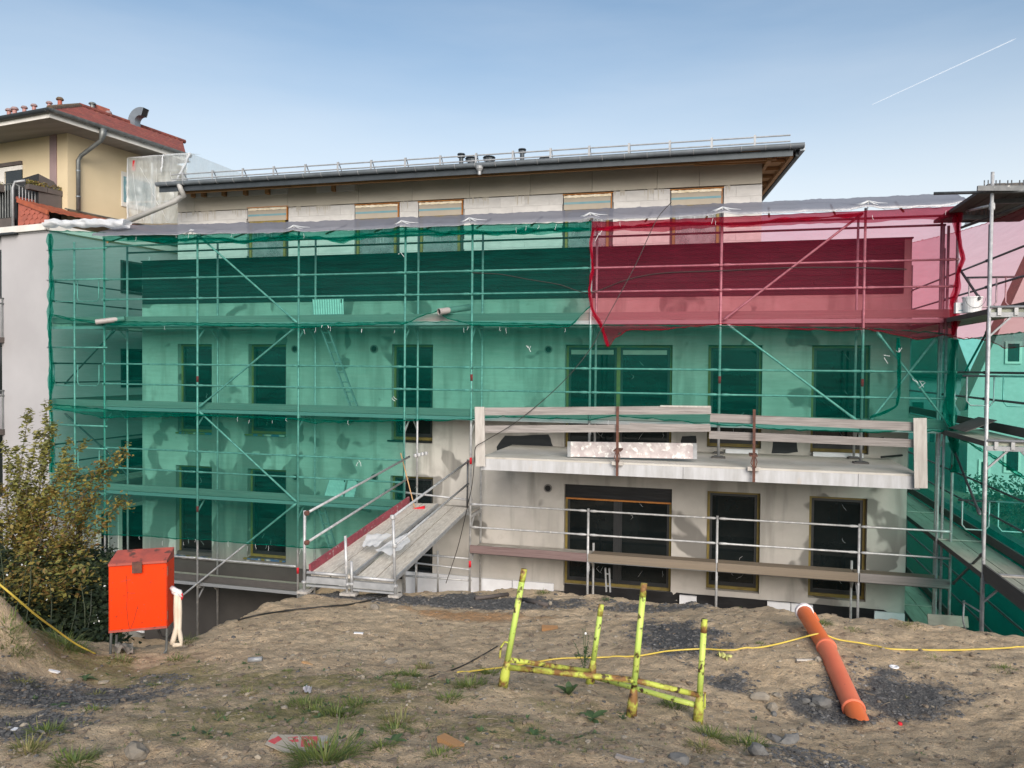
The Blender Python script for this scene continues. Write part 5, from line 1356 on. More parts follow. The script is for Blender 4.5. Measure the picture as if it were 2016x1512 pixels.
# sheet-metal ventilation elbow
c0 = av(264, 262, 5.6)
e0 = MB()
def elbow(u, v):
    an = u*R(110); ctr = Vector((c0.x+.33, c0.y, c0.z+.34)); rr = .33
    cen = ctr + Vector((-rr*math.cos(an), 0, rr*math.sin(an))); nrm = Vector((-math.cos(an), 0, math.sin(an)))
    k = [(-1,-1),(1,-1),(1,1),(-1,1),(-1,-1)]; t_ = v*4; i = min(3, int(t_)); f = t_-i
    a_ = k[i][0]*(1-f)+k[i+1][0]*f; b2 = k[i][1]*(1-f)+k[i+1][1]*f
    return cen + nrm*(.135*a_) + Vector((0, .135*b2, 0))
vd = MB().grid(elbow, 12, 8).build('vent_duct', M['zinc'], hs)
MB().box((c0.x-.14, c0.y-.14, c0.z-.6), (c0.x+.14, c0.y+.14, c0.z+.34)).build('duct_shaft', M['zinc'], vd); MB().box((c0.x-.16, c0.y-.16, c0.z+.08), (c0.x+.16, c0.y+.16, c0.z+.11)).build('duct_collar', M['zinc_old'], vd)
an = R(108); ctr = Vector((c0.x+.42, c0.y, c0.z+.52)); q = [elbow(1, k/4)*1.0 for k in (0, 1, 2, 3)]
MB().add([p - Vector((.02, 0, -.01)) for p in q], [(0,1,2,3)]).build('duct_mouth', M['black'], vd)

# ------------------------------------------------------------------ neighbouring house beyond the gable scaffold
nb = thing('neighbour_house', 'white gabled house beyond the green and red nets at the end of the block', 'house', (10, 26, -7))
HY = 26.0
e0_, e1_ = at(1897, 735, Y=HY), at(2016, 480, Y=HY)
sl = (e1_.z-e0_.z)/(e1_.x-e0_.x); ax_ = e0_.x + 3.4; az_ = e0_.z + sl*3.4; rx_ = ax_ + 3.4
MB().prism([(e0_.x+.15, HY, -7.3), (rx_-.15, HY, -7.3), (rx_-.15, HY, e0_.z-.2), (ax_, HY, az_-.35), (e0_.x+.15, HY, e0_.z-.2)], (4.2, 9, 0)).build('wall', M['house_wall'], nb)
for s_ in (1, -1):
    x0 = e0_.x-.35 if s_ == 1 else rx_+.35; z0 = e0_.z-.35*sl
    MB().prism([(x0, HY-.5, z0), (ax_, HY-.5, az_), (ax_, HY-.5, az_-.30), (x0+.12*s_, HY-.5, z0-.25)], (4.6, 10, 0)).build('roof', M['house_roof'], nb)
for (x0, x1, y0, y1) in ((1978,2012,672,716), (1925,1950,905,965), (1975,2010,870,930)):
    a, b_ = at(x0, y1, Y=HY-.02), at(x1, y0, Y=HY-.02)
    wd = MB().box((a.x, HY-.05, a.z), (b_.x, HY-.005, b_.z)).build('window', M['white_paint'], nb); MB().box((a.x+.07, HY-.06, a.z+.07), (b_.x-.07, HY-.051, b_.z-.07)).build('pane', M['pane'], wd)
nb2 = thing('neighbour_house', 'low white house far behind the building corner, seen through green net', 'house', (9, 40, -7))
a, b_ = at(1790, 760, Y=44), at(1892, 760, Y=44)
MB().box((a.x-2, 44, -7.3), (b_.x, 50, -.2)).build('wall', M['house_wall'], nb2)
MB().prism([(a.x-2.4, 43.5, -.2), (b_.x+.3, 43.5, -.2), (b_.x+.3, 47, 2.6), (a.x-2.4, 47, 2.6)], (0, .2, -.2)).build('roof', M['house_roof'], nb2)
for (x0, x1, y0, y1) in ((1796,1818,792,812), (1845,1853,790,818), (1830,1840,850,890)):
    p, q = at(x0, y1, Y=43.98), at(x1, y0, Y=43.98)
    wd = MB().box((p.x, 43.93, p.z), (q.x, 43.995, q.z)).build('window', M['frame_dark'], nb2)
tag(MB().prism([(6.3, 11, -7.3), (6.5, 11, -7.3), (6.5, 11, -3.7), (6.3, 11, -3.7)], (0, 14, 0)).build('retaining_wall', M['base_dark']), 'dark retaining wall behind the green net at the foot of the gable scaffold', 'wall')
hd = MB(); rr = random.Random(4)
for _ in range(3000):
    c = Vector((rr.uniform(6.6, 8.5), rr.uniform(17, 24), -3.7 + .9*rr.random()**1.5)); d1 = Vector((rr.uniform(-1,1), rr.uniform(-1,1), rr.uniform(-1,1))).normalized()*.06; d2 = d1.orthogonal().normalized()*.035
    hd.add([c-d1, c+d2, c+d1, c-d2], [(0,1,2,3)])
tag(hd.build('hedge', M['leaf_dark']), 'low dark hedge on the retaining wall in front of the neighbouring house', 'hedge')
tag(MB().box((6.5, 11, -7.0), (60, 60, -3.72)).build('terrace', M['far_soil'], kind='structure'), 'terrace', 'ground') if 0 else MB().box((6.502, 11, -7.0), (40, 60, -3.72)).build('garden', M['far_soil'], kind='structure')

# ------------------------------------------------------------------ ramp from the bank to the scaffold
rp_ = thing('ramp', 'plank ramp with tube handrails and a red toe board leading onto the scaffold', 'ramp', at(690, 1165, d=12.4))
DL = 12.25
def rpt(px, py, up): return at(px, py, Y=15.12) if up else at(px, py, d=DL)
def ramp_board(l0, l1, u0, u1_):
    a, b_, c, d = rpt(*l0, 0), rpt(*l1, 0), rpt(*u1_, 1), rpt(*u0, 1)
    return MB().prism([a, b_, c, d], (0, 0, -.05)).build('deck_board', M['ramp_wood'], rp_)
ramp_board((612,1127), (649,1130), (805,991), (831.5,991)); ramp_board((652,1130), (690,1133), (833.5,991), (861,991))
ramp_board((704,1134), (738.5,1138), (867,995), (891.5,997)); ramp_board((741.5,1138), (774,1142), (893.5,997), (920,1000))
a, b_ = rpt(774,1145,0), rpt(921,1004,1); MB().beam(a, b_, .03, .06).build('deck_edge', M['alu'], rp_)
a, b_ = rpt(691,1136,0), rpt(862,994,1); MB().beam(a, b_, .03, .06).build('deck_edge', M['alu'], rp_)
a, b_ = rpt(610,1121,0), rpt(805,985,1); MB().beam(a, b_, .035, .16).build('toe_board', M['red_board'], rp_)
for (p, q) in (((604,1127),(682,1133)), ((696,1136),(776,1143))):
    a, b_ = at(*p, d=DL-.05), at(*q, d=DL-.05)
    MB().tube(a, b_, .024, 8).build('ledger', M['steel'], rp_, smooth=True)
    MB().beam(a - Vector((0,0,.11)), b_ - Vector((0,0,.11)), .05, .10).build('truss_beam', M['alu'], rp_)
    MB().beam(a - Vector((0,0,.20)), b_ - Vector((0,0,.20)), .05, .03).build('truss_beam', M['alu'], rp_)
for (x, y0, y1, x1) in ((600,1005,1163,599), (680,1055,1167,683), (692,1105,1167,693), (774,1017,1171,778)):
    foot, head = at(x1, y1, d=DL), at(x, y0, d=DL)
    MB().tube(foot, head, .024, 10).build('post', M['steel'], rp_, smooth=True)
    MB().box((foot.x-.09, foot.y-.08, foot.z-.03), (foot.x+.09, foot.y+.08, foot.z+.008)).build('base_plate', M['board_light'], rp_)
    MB().lathe((foot.x, foot.y, foot.z+.12), [(.03, 0), (.045, .01), (.045, .035), (.03, .045)], 8).build('spindle_nut', M['steel'], rp_)
for p, q in (((604,1010),(806,899)), ((604,1068),(803,942)), ((773,1018),(922,908)), ((777,1074),(922,952))):
    a, b_ = at(*p, d=DL), at(*q, Y=15.2)
    rail(rp_, a, b_, 'steel', .022, 'handrail', cup=False)
    MB().lathe(a - Vector((0,0,.035)), [(.035, 0), (.045, .015), (.045, .055), (.035, .07)], 8).build('coupler', M['rust'] if p[0] < 700 else M['steel'], rp_)
for (x, y0, y1) in ((921,905,1000), (797,890,1000), (822,800,960)):
    MB().tube(at(x-1, y1, Y=15.2), at(x, y0, Y=15.2), .022, 8).build('post', M['steel_dark' if x == 921 else 'steel'], rp_, smooth=True)
for k in range(4): coupler(rp_, *at(818+7*k, 897-1.5*k, Y=15.15))
for p, q, y in (((832,1092),(924,1100),15.3), ((790,1133),(928,1143),15.3), ((758,965),(930,985),15.35)):
    rail(rp_, at(*p, Y=y), at(*q, Y=y), 'steel', .022, 'ledger', cup=False)
for x in (797, 819, 862):
    MB().tube(at(x, 1165, Y=15.3), at(x, 1085 if x > 850 else 1100, Y=15.3), .023, 8).build('post', M['steel'], rp_, smooth=True)
# broom, sponge, plastic sheets on the ramp
h0, h1 = at(804, 1008, Y=14.75), at(836, 1001, Y=14.75)
bm_ = thing('broom', 'broom with red bristle head and wooden handle standing on the ramp', 'broom', h0)
MB().beam(h0, h1, .06, .075).build('bristles', M['broom_red'], bm_); MB().beam(h0+Vector((0,0,.045)), h1+Vector((0,0,.045)), .05, .02).build('head', M['broom_red'], bm_)
MB().tube(h0.lerp(h1, .4)+Vector((0,0,.04)), at(789, 892, Y=15.1), .012, 8).build('handle', M['handle_wood'], bm_, smooth=True)
c = at(796, 1010, Y=14.75)
tag(MB().box((c.x-.09, c.y-.06, c.z-.03), (c.x+.06, c.y+.06, c.z+.05)).build('sponge', M['sponge']), 'yellow sponge block next to the red broom head', 'sponge')
def sheet_on_ramp(label, pts, seed):
    q = [at(x, y, d=d) + Vector((0, 0, .05)) for x, y, d in pts]
    o = MB().grid(lambda u, v: q[0].lerp(q[1], u).lerp(q[3].lerp(q[2], u), v) + Vector((0, 0, .05*mnoise.noise(Vector((u*3+seed, v*3, 0)))+.03*u*(1-u))), 18, 14).build('plastic_sheet', M['plastic_white'], smooth=True)
    tag(o, label, 'plastic sheet')
sheet_on_ramp('crumpled clear plastic sheet on the left boards of the ramp', [(712,1080,13.0),(738,1083,13.0),(772,1058,13.5),(724,1056,13.5)], 1)
sheet_on_ramp('clear plastic sheet over the gap and right boards of the ramp', [(738,1088,12.9),(770,1100,12.7),(808,1072,13.2),(800,1055,13.5)], 4)

# ------------------------------------------------------------------ orange box with sling
zb_ = at(214, 1246, d=8.45).z
b0, b1, b2 = at(214,1246,Z=zb_), at(329,1236,Z=zb_), at(343,1221,Z=zb_)
b3 = b0 + (b2-b1)
hgt = at(212, 1106, d=8.45).z - zb_
ob = thing('metal_box', 'scratched orange metal site box on thin legs beside the dark bushes', 'site box', G(270, 1290))
upv = Vector((0, 0, 1))
def oface(p, q, r_, s_): return [p, q, r_, s_]
lift = .07
MB().prism([b0, b1, b2, b3], (0, 0, hgt-.02)).build('body', M['orange_paint'], ob)
n_ = (b1-b0).cross(upv).normalized()        # towards the viewer
lid = MB().add([b0+n_*.03+upv*(hgt-.015), b1+n_*.03+upv*(hgt-.015), b2+upv*(hgt+lift), b3+upv*(hgt+lift), b0+n_*.03+upv*(hgt-.04), b1+n_*.03+upv*(hgt-.04), b2+upv*(hgt-.04), b3+upv*(hgt-.04)],
               [(0,1,2,3),(4,7,6,5),(0,4,5,1),(1,5,6,2),(2,6,7,3),(3,7,4,0)]).build('lid', M['orange_top'], ob)
m_ = b0.lerp(b1, .49)
MB().prism([m_+n_*.034+upv*(hgt-.13)-(b1-b0).normalized()*.05, m_+n_*.034+upv*(hgt-.13)+(b1-b0).normalized()*.05, m_+n_*.034+upv*(hgt-.01)+(b1-b0).normalized()*.05, m_+n_*.034+upv*(hgt-.01)-(b1-b0).normalized()*.05], tuple(n_*.012)).build('latch', M['rust'], ob)
e_ = (b1-b0)
for pts in ([(.30,.80),(.315,.55),(.305,.33),(.33,.12),(.36,.0)], [(.50,.36),(.46,.25),(.43,.15),(.355,.0)], [(.20,.71),(.27,.72),(.37,.735)], [(.985,.97),(.988,.5),(.985,.02)], [(.008,.98),(.008,.5),(.01,.02)], [(.36,.54),(.45,.535)], [(.70,.66),(.735,.70)]):
    MB().path([b0 + e_*u + upv*(hgt*v) + n_*.000 for u, v in pts], .0022, 4).build('scratch', M['black'], ob)
for (x, y0, y1, dd) in ((219,1246,1290,8.45), (329,1236,1287,8.65), (230,1250,1280,8.8), (341,1222,1258,9.2)):
    p, q = at(x, y0, d=dd), at(x-2, y1, d=dd); MB().tube(q, p, .014, 8).build('leg', M['zinc_old'], ob)
MB().path([at(329,1262,d=8.65), at(328,1278,d=8.65), at(322,1287,d=8.62), at(300,1290,d=8.6)], .012, 6).build('foot_bar', M['zinc_old'], ob)
MB().path([at(312,1240,d=8.9), at(318,1254,d=8.9), at(332,1256,d=8.9), at(343,1243,d=9)], .016, 8).build('wheel_rim', M['cable'], ob)
cm = MB(); rr = random.Random(17)
for _ in range(46):
    u, v = rr.uniform(.02, .97), rr.uniform(.03, .93); p = b0 + e_*u + upv*(hgt*v) + n_*.0012; w_ = rr.uniform(.004, .012); h_ = rr.uniform(.004, .016)
    d_ = e_.normalized(); cm.add([p - d_*w_*.5, p + upv*h_*.4 + d_*w_*.1, p + d_*w_*.5 + upv*h_*.1, p - upv*h_*.5], [(0,3,2,1)])
cm.build('paint_chip', M['rust'], ob, kind='stuff')
for v in (.18, .82):
    c = b1 + (b2-b1)*.04 + upv*(hgt*v); MB().tube(c - upv*.05, c + upv*.05, .010, 8).build('hinge', M['rust'], ob)
MB().beam(b0 + n_*.006 + upv*.012, b1 + n_*.006 + upv*.012, .012, .024).build('bottom_rim', M['orange_top'], ob)
sl_ = thing('lifting_sling', 'white lifting sling with red edge hanging from the side of the orange box', 'sling', at(350, 1160, d=8.7))
def strip(pts, w_, m, name):
    q = [at(x, y, d=d) for x, y, d in pts]
    return MB().path(q, w_, 6).build(name, M[m], sl_, smooth=True)
strip([(339,1158,8.65),(345,1163,8.6),(354,1166,8.6),(357,1172,8.62),(350,1170,8.6),(342,1164,8.62)], .032, 'white_cloth', 'loop'); strip([(356,1168,8.6),(358,1176,8.62),(356,1180,8.62)], .018, 'broom_red', 'edge')
strip([(348,1170,8.6),(347,1200,8.6),(348,1235,8.6),(342,1258,8.55),(339,1268,8.55)], .030, 'strap', 'strap'); strip([(353,1172,8.62),(354,1205,8.6),(353,1240,8.6),(356,1258,8.55),(357,1269,8.55),(340,1270,8.52)], .026, 'strap', 'strap')
def ground_sheet(name, label, cat, pxs, m, lift_=.02, bumpy=.03, n=14):
    q = [G(x, y, lift_) for x, y in pxs]
    o = MB().grid(lambda u, v: q[0].lerp(q[1], u).lerp(q[3].lerp(q[2], u), v) + Vector((0, 0, bumpy*mnoise.noise(Vector((u*4, v*4, q[0].x))))), n, n).build(name, M[m], smooth=True)
    return tag(o, label, cat)
ground_sheet('cardboard', 'crumpled brown paper lying under the orange box', 'paper', [(222,1289),(262,1291),(262,1277),(228,1276)], 'shutter', .05, .10)
ground_sheet('plastic_sheet', 'white plastic sheet on the ground behind the orange box legs', 'plastic sheet', [(256,1247),(322,1246),(325,1236),(260,1240)], 'white_plastic', .03, .05)

# ------------------------------------------------------------------ lime stacking frame
fr = thing('stacking_frame', 'rusty lime green tubular stacking frame with four posts standing on the soil', 'stacking frame', G(1243, 1412))
P1, P2, P3 = G(990, 1352), G(1243, 1411), G(1374, 1422); P4 = G(1162, 1345)
d1, d2, d3, d4 = P1.dot(_w), P2.dot(_w), P3.dot(_w), P4.dot(_w)
T1, T2, T3, T4 = at(1032,1120,d=d1+.02), at(1268,1148,d=d2+.02), at(1387,1219,d=d3+.02), at(1184,1190,d=d4+.02)
for p, t_, pw in ((P1, T1, .60), (P2, T2, .60), (P3, T3, .55), (P4, T4, .55)):
    d_ = (t_-p); L_ = d_.length; u_ = d_.normalized()
    pp = MB().path([p + u_*.18, p + u_*(L_-.10)], .0235, 12).build('post', M['lime'], fr, smooth=True)
    MB().path([p + u_*(L_-.10), t_], .0245, 12).build('post_tip', M['lime_rust'], fr, smooth=True)
    MB().path([p - u_*.01, p + u_*.10, p + u_*.16, p + u_*.20], [.040, .038, .030, .024], 12).build('foot', M['lime_rust'], fr, smooth=True)
def bar(p, q, m, r_=.021):
    MB().path([p, p.lerp(q, .5), q], r_, 10).build('rail', M[m], fr, smooth=True)
u1, u2, u3, u4 = [(t_-p).normalized() for p, t_ in ((P1,T1),(P2,T2),(P3,T3),(P4,T4))]
bar(P1+u1*.15, P2+u2*.26, 'lime_rust', .023); bar(P1+u1*.21, P4+u4*.10, 'lime_rust'); bar(P2+u2*.26, P3+u3*.20, 'lime_rust'); bar(P4+u4*.06, P3+u3*.12, 'lime')
for p, u_, s_ in ((P1, u1, -1), (P3, u3, 1)):
    sd_ = RT*s_
    MB().path([p+u_*.34, p+u_*.35+sd_*.05, p+u_*.31+sd_*.07, p+u_*.22+sd_*.065] if s_ < 0 else [p+u_*.22, p+u_*.22+sd_*.04, p+u_*.10+sd_*.045], .008, 6).build('hook', M['lime_rust'], fr)

# ------------------------------------------------------------------ orange drain pipe
q0, q1, q2, q3 = at(1583,1205,d=8.5), at(1627,1275,d=7.55), at(1681,1397,d=6.42), at(1693,1420,d=6.28)
kg = thing('drain_pipe', 'long orange plastic drain pipe sloping down the bank, broken at its near end', 'pipe', G(1690, 1424))
MB().path([q0, q1], .080, 24, cap=False).build('pipe_length', M['kg_orange'], kg, smooth=True)
ax = (q2-q1).normalized()
MB().lathe(q1 - ax*.02, [(.080, 0), (.097, .004), (.097, .035), (.088, .05), (.084, .09)], 24, ax, cap=False).build('socket', M['kg_salmon'], kg)
MB().path([q1 + ax*.06, q2], .084, 24, cap=False).build('pipe_length', M['kg_salmon'], kg, smooth=True)
MB().lathe(q2 - ax*.03, [(.085, 0), (.095, .005), (.095, .03), (.082, .045)], 24, ax, cap=False).build('socket', M['kg_salmon'], kg)
jag = MB(); n = 26; a0 = ax.orthogonal().normalized(); b0_ = ax.cross(a0); rr = random.Random(2)
for i, (dist, rad) in enumerate(((0, .080), (1, .080))):
    for k in range(n):
        t_ = 2*math.pi*k/n; tv = (a0*math.cos(2*math.pi*k/n)+b0_*math.sin(2*math.pi*k/n)); e = dist*((q3-q2).length*.75 + .20*max(-.35, tv.dot(UP)) + rr.uniform(-.012, .012)); jag.v.append(tuple(q2 + ax*e + (a0*math.cos(t_)+b0_*math.sin(t_))*rad))
for k in range(n): jag.f.append((k, (k+1) % n, n+(k+1) % n, n+k))
jag.build('broken_end', M['kg_orange'], kg, smooth=True)
MB().lathe(q2 + ax*.02, [(.079, 0), (.079, .01)], 24, ax).build('soil_plug', M['soil'], kg)
MB().lathe(q0 - ax*.02, [(.070, -.01), (.083, -.01), (.097, .0), (.097, .05), (.083, .06)], 24, (q1-q0).normalized(), cap=False).build('socket_rim', M['white_cloth'], kg)
MB().lathe(q0, [(.075, .0), (.075, .005)], 24, (q1-q0).normalized()).build('bore', M['kg_orange'], kg)
MB().path([q0 + Vector((.03,.05,-.03)), q0 + Vector((.08,.05,-.06)), q0 + Vector((.12,.04,-.12))], [.07,.066,.06], 16).build('bend', M['kg_orange'], kg, smooth=True)
for pts in (((1640,1290),(1652,1330)), ((1656,1340),(1668,1375)), ((1684,1403),(1690,1416))):
    MB().path([at(x, y, d=(7.4 if y < 1335 else 6.75 if y < 1400 else 6.3)) + UP*.0 - _w*.075 for x, y in pts], .003, 4).build('print_line', M['rust'], kg)

# ------------------------------------------------------------------ hose and cables
def smooth_path(pts, n=8):
    out = []
    for i in range(len(pts)-1):
        p0, p1, p2, p3 = pts[max(i-1,0)], pts[i], pts[i+1], pts[min(i+2,len(pts)-1)]
        for k in range(n):
            t_ = k/n; out.append(.5*((2*p1)+(p2-p0)*t_+(2*p0-5*p1+4*p2-p3)*t_*t_+(3*p1-p0-3*p2+p3)*t_**3))
    return out + [pts[-1]]
hp = [at(x, y, d=d) for x, y, d in ((-40,1118,6.9),(0,1151,7.0),(30,1176,7.1),(70,1210,7.4),(110,1240,7.8),(150,1268,8.1),(188,1287,8.3))]
tag(MB().path(smooth_path(hp), .0095, 8).build('hose', M['yellow_hose'], smooth=True), 'yellow hose dropping over the soil mound at the edge of the bushes', 'hose')
hp = [G(x, y, .012) for x, y in ((900,1325),(985,1319),(1075,1304),(1130,1298),(1190,1298),(1260,1293),(1320,1285),(1380,1281),(1440,1282),(1500,1277))]
hp += [at(1560,1261,d=7.80), at(1596,1250,d=7.74), at(1620,1248,d=7.72), at(1646,1257,d=7.72)]
hp += [G(x, y, .012) for x, y in ((1700,1272),(1760,1281),(1860,1283),(1940,1280),(2050,1275))]
hs2 = smooth_path(hp, 12); hs2 = [Vector((p.x, p.y, sum(q.z for q in hs2[max(0,i-5):i+6])/len(hs2[max(0,i-5):i+6]))) for i, p in enumerate(hs2)]
hq = [Vector((p.x, p.y, max(p.z, ground(p.x, p.y)+.004))) for p in hs2]
tag(MB().path(hq, .0085, 8).build('hose', M['yellow_hose'], smooth=True), 'long yellow hose crossing the soil behind the lime frame and over the orange pipe', 'hose')
cp = [G(x, y, .015) for x, y in ((370,1247),(405,1241),(470,1224),(560,1205),(640,1197),(690,1192),(735,1182),(775,1172))]
tag(MB().path(smooth_path(cp), .012, 6).build('cable', M['cable'], smooth=True), 'black cable lying across the soil below the ramp', 'cable')
cp = [at(x, y, Y=Y_) for x, y, Y_ in ((1322,398,14.9),(1292,434,14.9),(1252,520,14.6),(1197,622,14.2),(1160,690,14.0),(1100,760,13.85),(1020,828,13.8),(955,868,13.75),(937,880,13.75),(934,905,13.75),(930,950,13.75),(922,990,13.9),(902,1075,14.0),(878,1148,14.0))]
tag(MB().path(smooth_path(cp), .008, 6).build('cable', M['cable'], smooth=True), 'thin black cable hanging from the plastic roof across to the balcony corner', 'cable')
cp = [at(x, y, Y=15.1) for x, y in ((930,537),(985,540),(1040,550),(1100,560),(1160,576),(1230,552),(1300,538),(1420,533),(1560,527),(1690,527),(1785,530))]
tag(MB().path(smooth_path(cp), .008, 6).build('cable', M['cable'], smooth=True), 'dark cable strung along the upper rails from the green to the red net', 'cable')
cp = [G(x, y, .01) for x, y in ((980,1275),(940,1298),(900,1318),(845,1335))]
tag(MB().path(smooth_path(cp), .007, 6).build('cable', M['cable'], smooth=True), 'short black cable end in the grass left of the lime frame', 'cable')

# ------------------------------------------------------------------ loose things on the soil
def slab_on(name, label, cat, px, py, l, w_, h, m, rz, tilt=0):
    p = G(px, py); mb = MB().box((-l/2, -w_/2, 0), (l/2, w_/2, h))
    o = mb.build(name, M[m]); o.location = p - Vector((0, 0, .008)); o.rotation_euler = (tilt, R(2), rz)
    return tag(o, label, cat)
slab_on('wood_block', 'short orange-brown offcut of wood on the soil in front', 'wood offcut', 887, 1466, .165, .06, .035, 'wood_new', R(-28))
slab_on('white_strip', 'flat white plastic strip on the dark gravel', 'strip', 42, 1436, .125, .035, .006, 'white_plastic', R(6))
slab_on('white_stick', 'thin crooked white stick at the upper edge of the dark gravel', 'stick', 98, 1320, .22, .03, .014, 'white_plastic', R(-2))
slab_on('wood_chip', 'flat light wood splinter on the soil near the silver tube', 'wood splinter', 606, 1307, .13, .03, .012, 'handle_wood', R(-12))
slab_on('wood_stick', 'weathered short stick on the soil at the bottom edge', 'stick', 1240, 1497, .16, .03, .02, 'wood_grey', R(-10))
slab_on('white_tag', 'white folded tag lying on the soil in the middle of the ground', 'tag', 706, 1247, .11, .045, .015, 'white_plastic', R(15))
slab_on('wood_stick', 'pale stick leaning against the orange pipe', 'stick', 1592, 1301, .24, .018, .016, 'board_light', R(20))
p, q = G(489, 1305, .022), G(516, 1302, .022)
tag(MB().path([p, q], .026, 14).build('metal_tube', M['alu'], smooth=True), 'short silver metal tube lying on the soil', 'tube')
for (x0, y0, x1, y1, lb) in ((936,1182,1000,1174,'grey pipe piece lying on the gravel left of the frame post'), (1030,1185,1078,1196,'grey pipe piece lying on the gravel right of the tallest frame post')):
    p, q = G(x0, y0, .03), G(x1, y1, .03); tag(MB().path([p, q], .032, 10).build('pipe_piece', M['cover_grey'], smooth=True), lb, 'pipe piece')
c = G(1760, 1316, .006)
tag(MB().lathe(c, [(.016, 0), (.042, 0), (.045, .008), (.040, .012), (.020, .012), (.016, 0)], 24, cap=False).build('white_ring', M['white_plastic'], smooth=True), 'white plastic ring on the soil right of the orange pipe', 'ring')
c = G(1772, 1427, .0)
tag(MB().lathe(c, [(.017, 0), (.018, .012), (.014, .02)], 14).build('bottle_cap', M['broom_red']), 'small red cap on the gravel near the broken pipe end', 'cap')
# printed paper sack: flat print of red fields on pale paper
sk = [G(522,1466,.02), G(560,1483,.02), G(620,1481,.02), G(652,1466,.025), G(645,1449,.025), G(535,1447,.02)]
_sn = sum((p.z for p in sk))/6 + .015
_sz = max(_sn, max(p.z for p in sk) - .01)
sk = [at(x, y, Z=_sz) for x, y in ((522,1466),(560,1483),(620,1481),(652,1466),(645,1449),(535,1447))]
bag = thing('paper_sack', 'flattened paper sack with red print half covered by grass', 'paper sack', sk[0])
MB().prism(sk, (0, 0, .004)).build('sack', M['shutter'], bag)
def onsack(x, y): return at(x, y, Z=_sz + .0045)
def field(pts, m, name='print'):
    MB().prism([onsack(*p) for p in pts], (0, 0, .0012)).build(name, M[m], bag)
M['print_red'] = mat('print_red', (.50, .045, .06), (.42, .10, .10), scale=18, rough=.9, spots=(.36, .31, .25), sp_scale=22, sp_pos=.60)
M['print_grey'] = mat('print_grey', (.36, .34, .33), (.30, .28, .26), scale=18, rough=.9)
field([(527,1459),(540,1465),(556,1455),(548,1449)], 'print_red'); field([(562,1453),(575,1461),(588,1460),(586,1450)], 'print_red'); field([(594,1450),(592,1470),(622,1472),(628,1450)], 'print_red'); field([(630,1451),(628,1462),(644,1458),(644,1450)], 'print_grey'); field([(636,1466),(646,1464),(647,1459),(640,1461)], 'print_red')
for k in range(4): field([(601+k*5,1456),(599+k*5,1464),(601+k*5,1464),(603+k*5,1456)], 'foam', 'print_stroke')
for k in range(3): field([(578+k*4,1453),(578+k*4,1456),(580+k*4,1456),(580+k*4,1453)], 'foam', 'print_stroke')
ground_sheet('yellow_wrapper', 'crumpled yellow wrapper on the soil right of the lime frame', 'wrapper', [(1412,1294),(1430,1303),(1442,1296),(1420,1289)], 'sponge', .02, .06, 8)
ground_sheet('paper_scrap', 'small white paper scrap on bare soil above the grass clump', 'paper scrap', [(594,1367),(612,1369),(614,1357),(602,1355)], 'white_cloth', .02, .05, 6)
slab_on('wood_wedge', 'reddish broken piece of wood on the soil behind the frame', 'wood piece', 1082, 1240, .20, .08, .05, 'wood_new', R(15), R(12))
# stones one can pick out
STN = [(268,1489,.085,.06,.045,'stone','pale knobbly stone on bare soil near the bottom edge'), (768,1307,.07,.05,.035,'stone','flat pale stone beside the grass left of the cable end'), (1498,1379,.08,.05,.05,'stone','brown angular stone, first of the little row left of the orange pipe'),
       (1530,1372,.045,.03,.02,'stone','small flat stone behind the brown angular stone'), (1520,1399,.045,.04,.04,'stone','squat stone in front of the brown angular stone'), (1524,1408,.04,.025,.02,'stone_grey','flat grey stone in front of the squat stone'), (1586,1384,.05,.03,.025,'stone_grey','grey pointed stone on the gravel left of the big slate'),
       (1619,1391,.085,.06,.05,'stone_grey','big dark slate stone leaning by the orange pipe'), (1602,1389,.04,.025,.02,'stone_grey','small slate chip between pointed stone and big slate'), (1555,1462,.095,.045,.04,'stone_grey','dark brick-shaped stone below the gravel hollow'), (1527,1461,.07,.04,.03,'stone_grey','long dark stone left of the brick-shaped stone'),
       (1491,1487,.07,.05,.05,'stone_grey','dark stone at the foot of the soil step'), (1338,1500,.06,.05,.03,'stone_grey','dark stone set in the soil slope at the bottom right of the frame'), (136,1342,.045,.03,.022,'pebble','pale oval stone on the upper dark gravel'), (205,1347,.05,.035,.02,'pebble','grey flat stone on the right edge of the dark gravel'), (738,1200,.07,.05,.05,'stone','round pale stone on the soil below the ramp'), (1610,1190+112,.045,.03,.03,'stone','brown stone under the pale stick by the orange pipe'),
       (812,1166,.05,.04,.03,'pebble','white chip of stone on gravel at the right foot of the ramp'), (615,1315,.001,.001,.001,'stone',None), (980,1186,.001,.001,.001,'stone',None), (1083,1189,.05,.03,.03,'pebble','white stone at the end of the right grey pipe piece')]
for i, (x, y, a, b_, c_, m, lb) in enumerate(STN):
    if not lb: continue
    p = G(x, y); o = MB().rock(p + Vector((0, 0, c_*.45)), a, b_, c_, 11+i*3, 1).build('stone', M[m]); tag(o, lb, 'stone', 'stones lying on the soil')

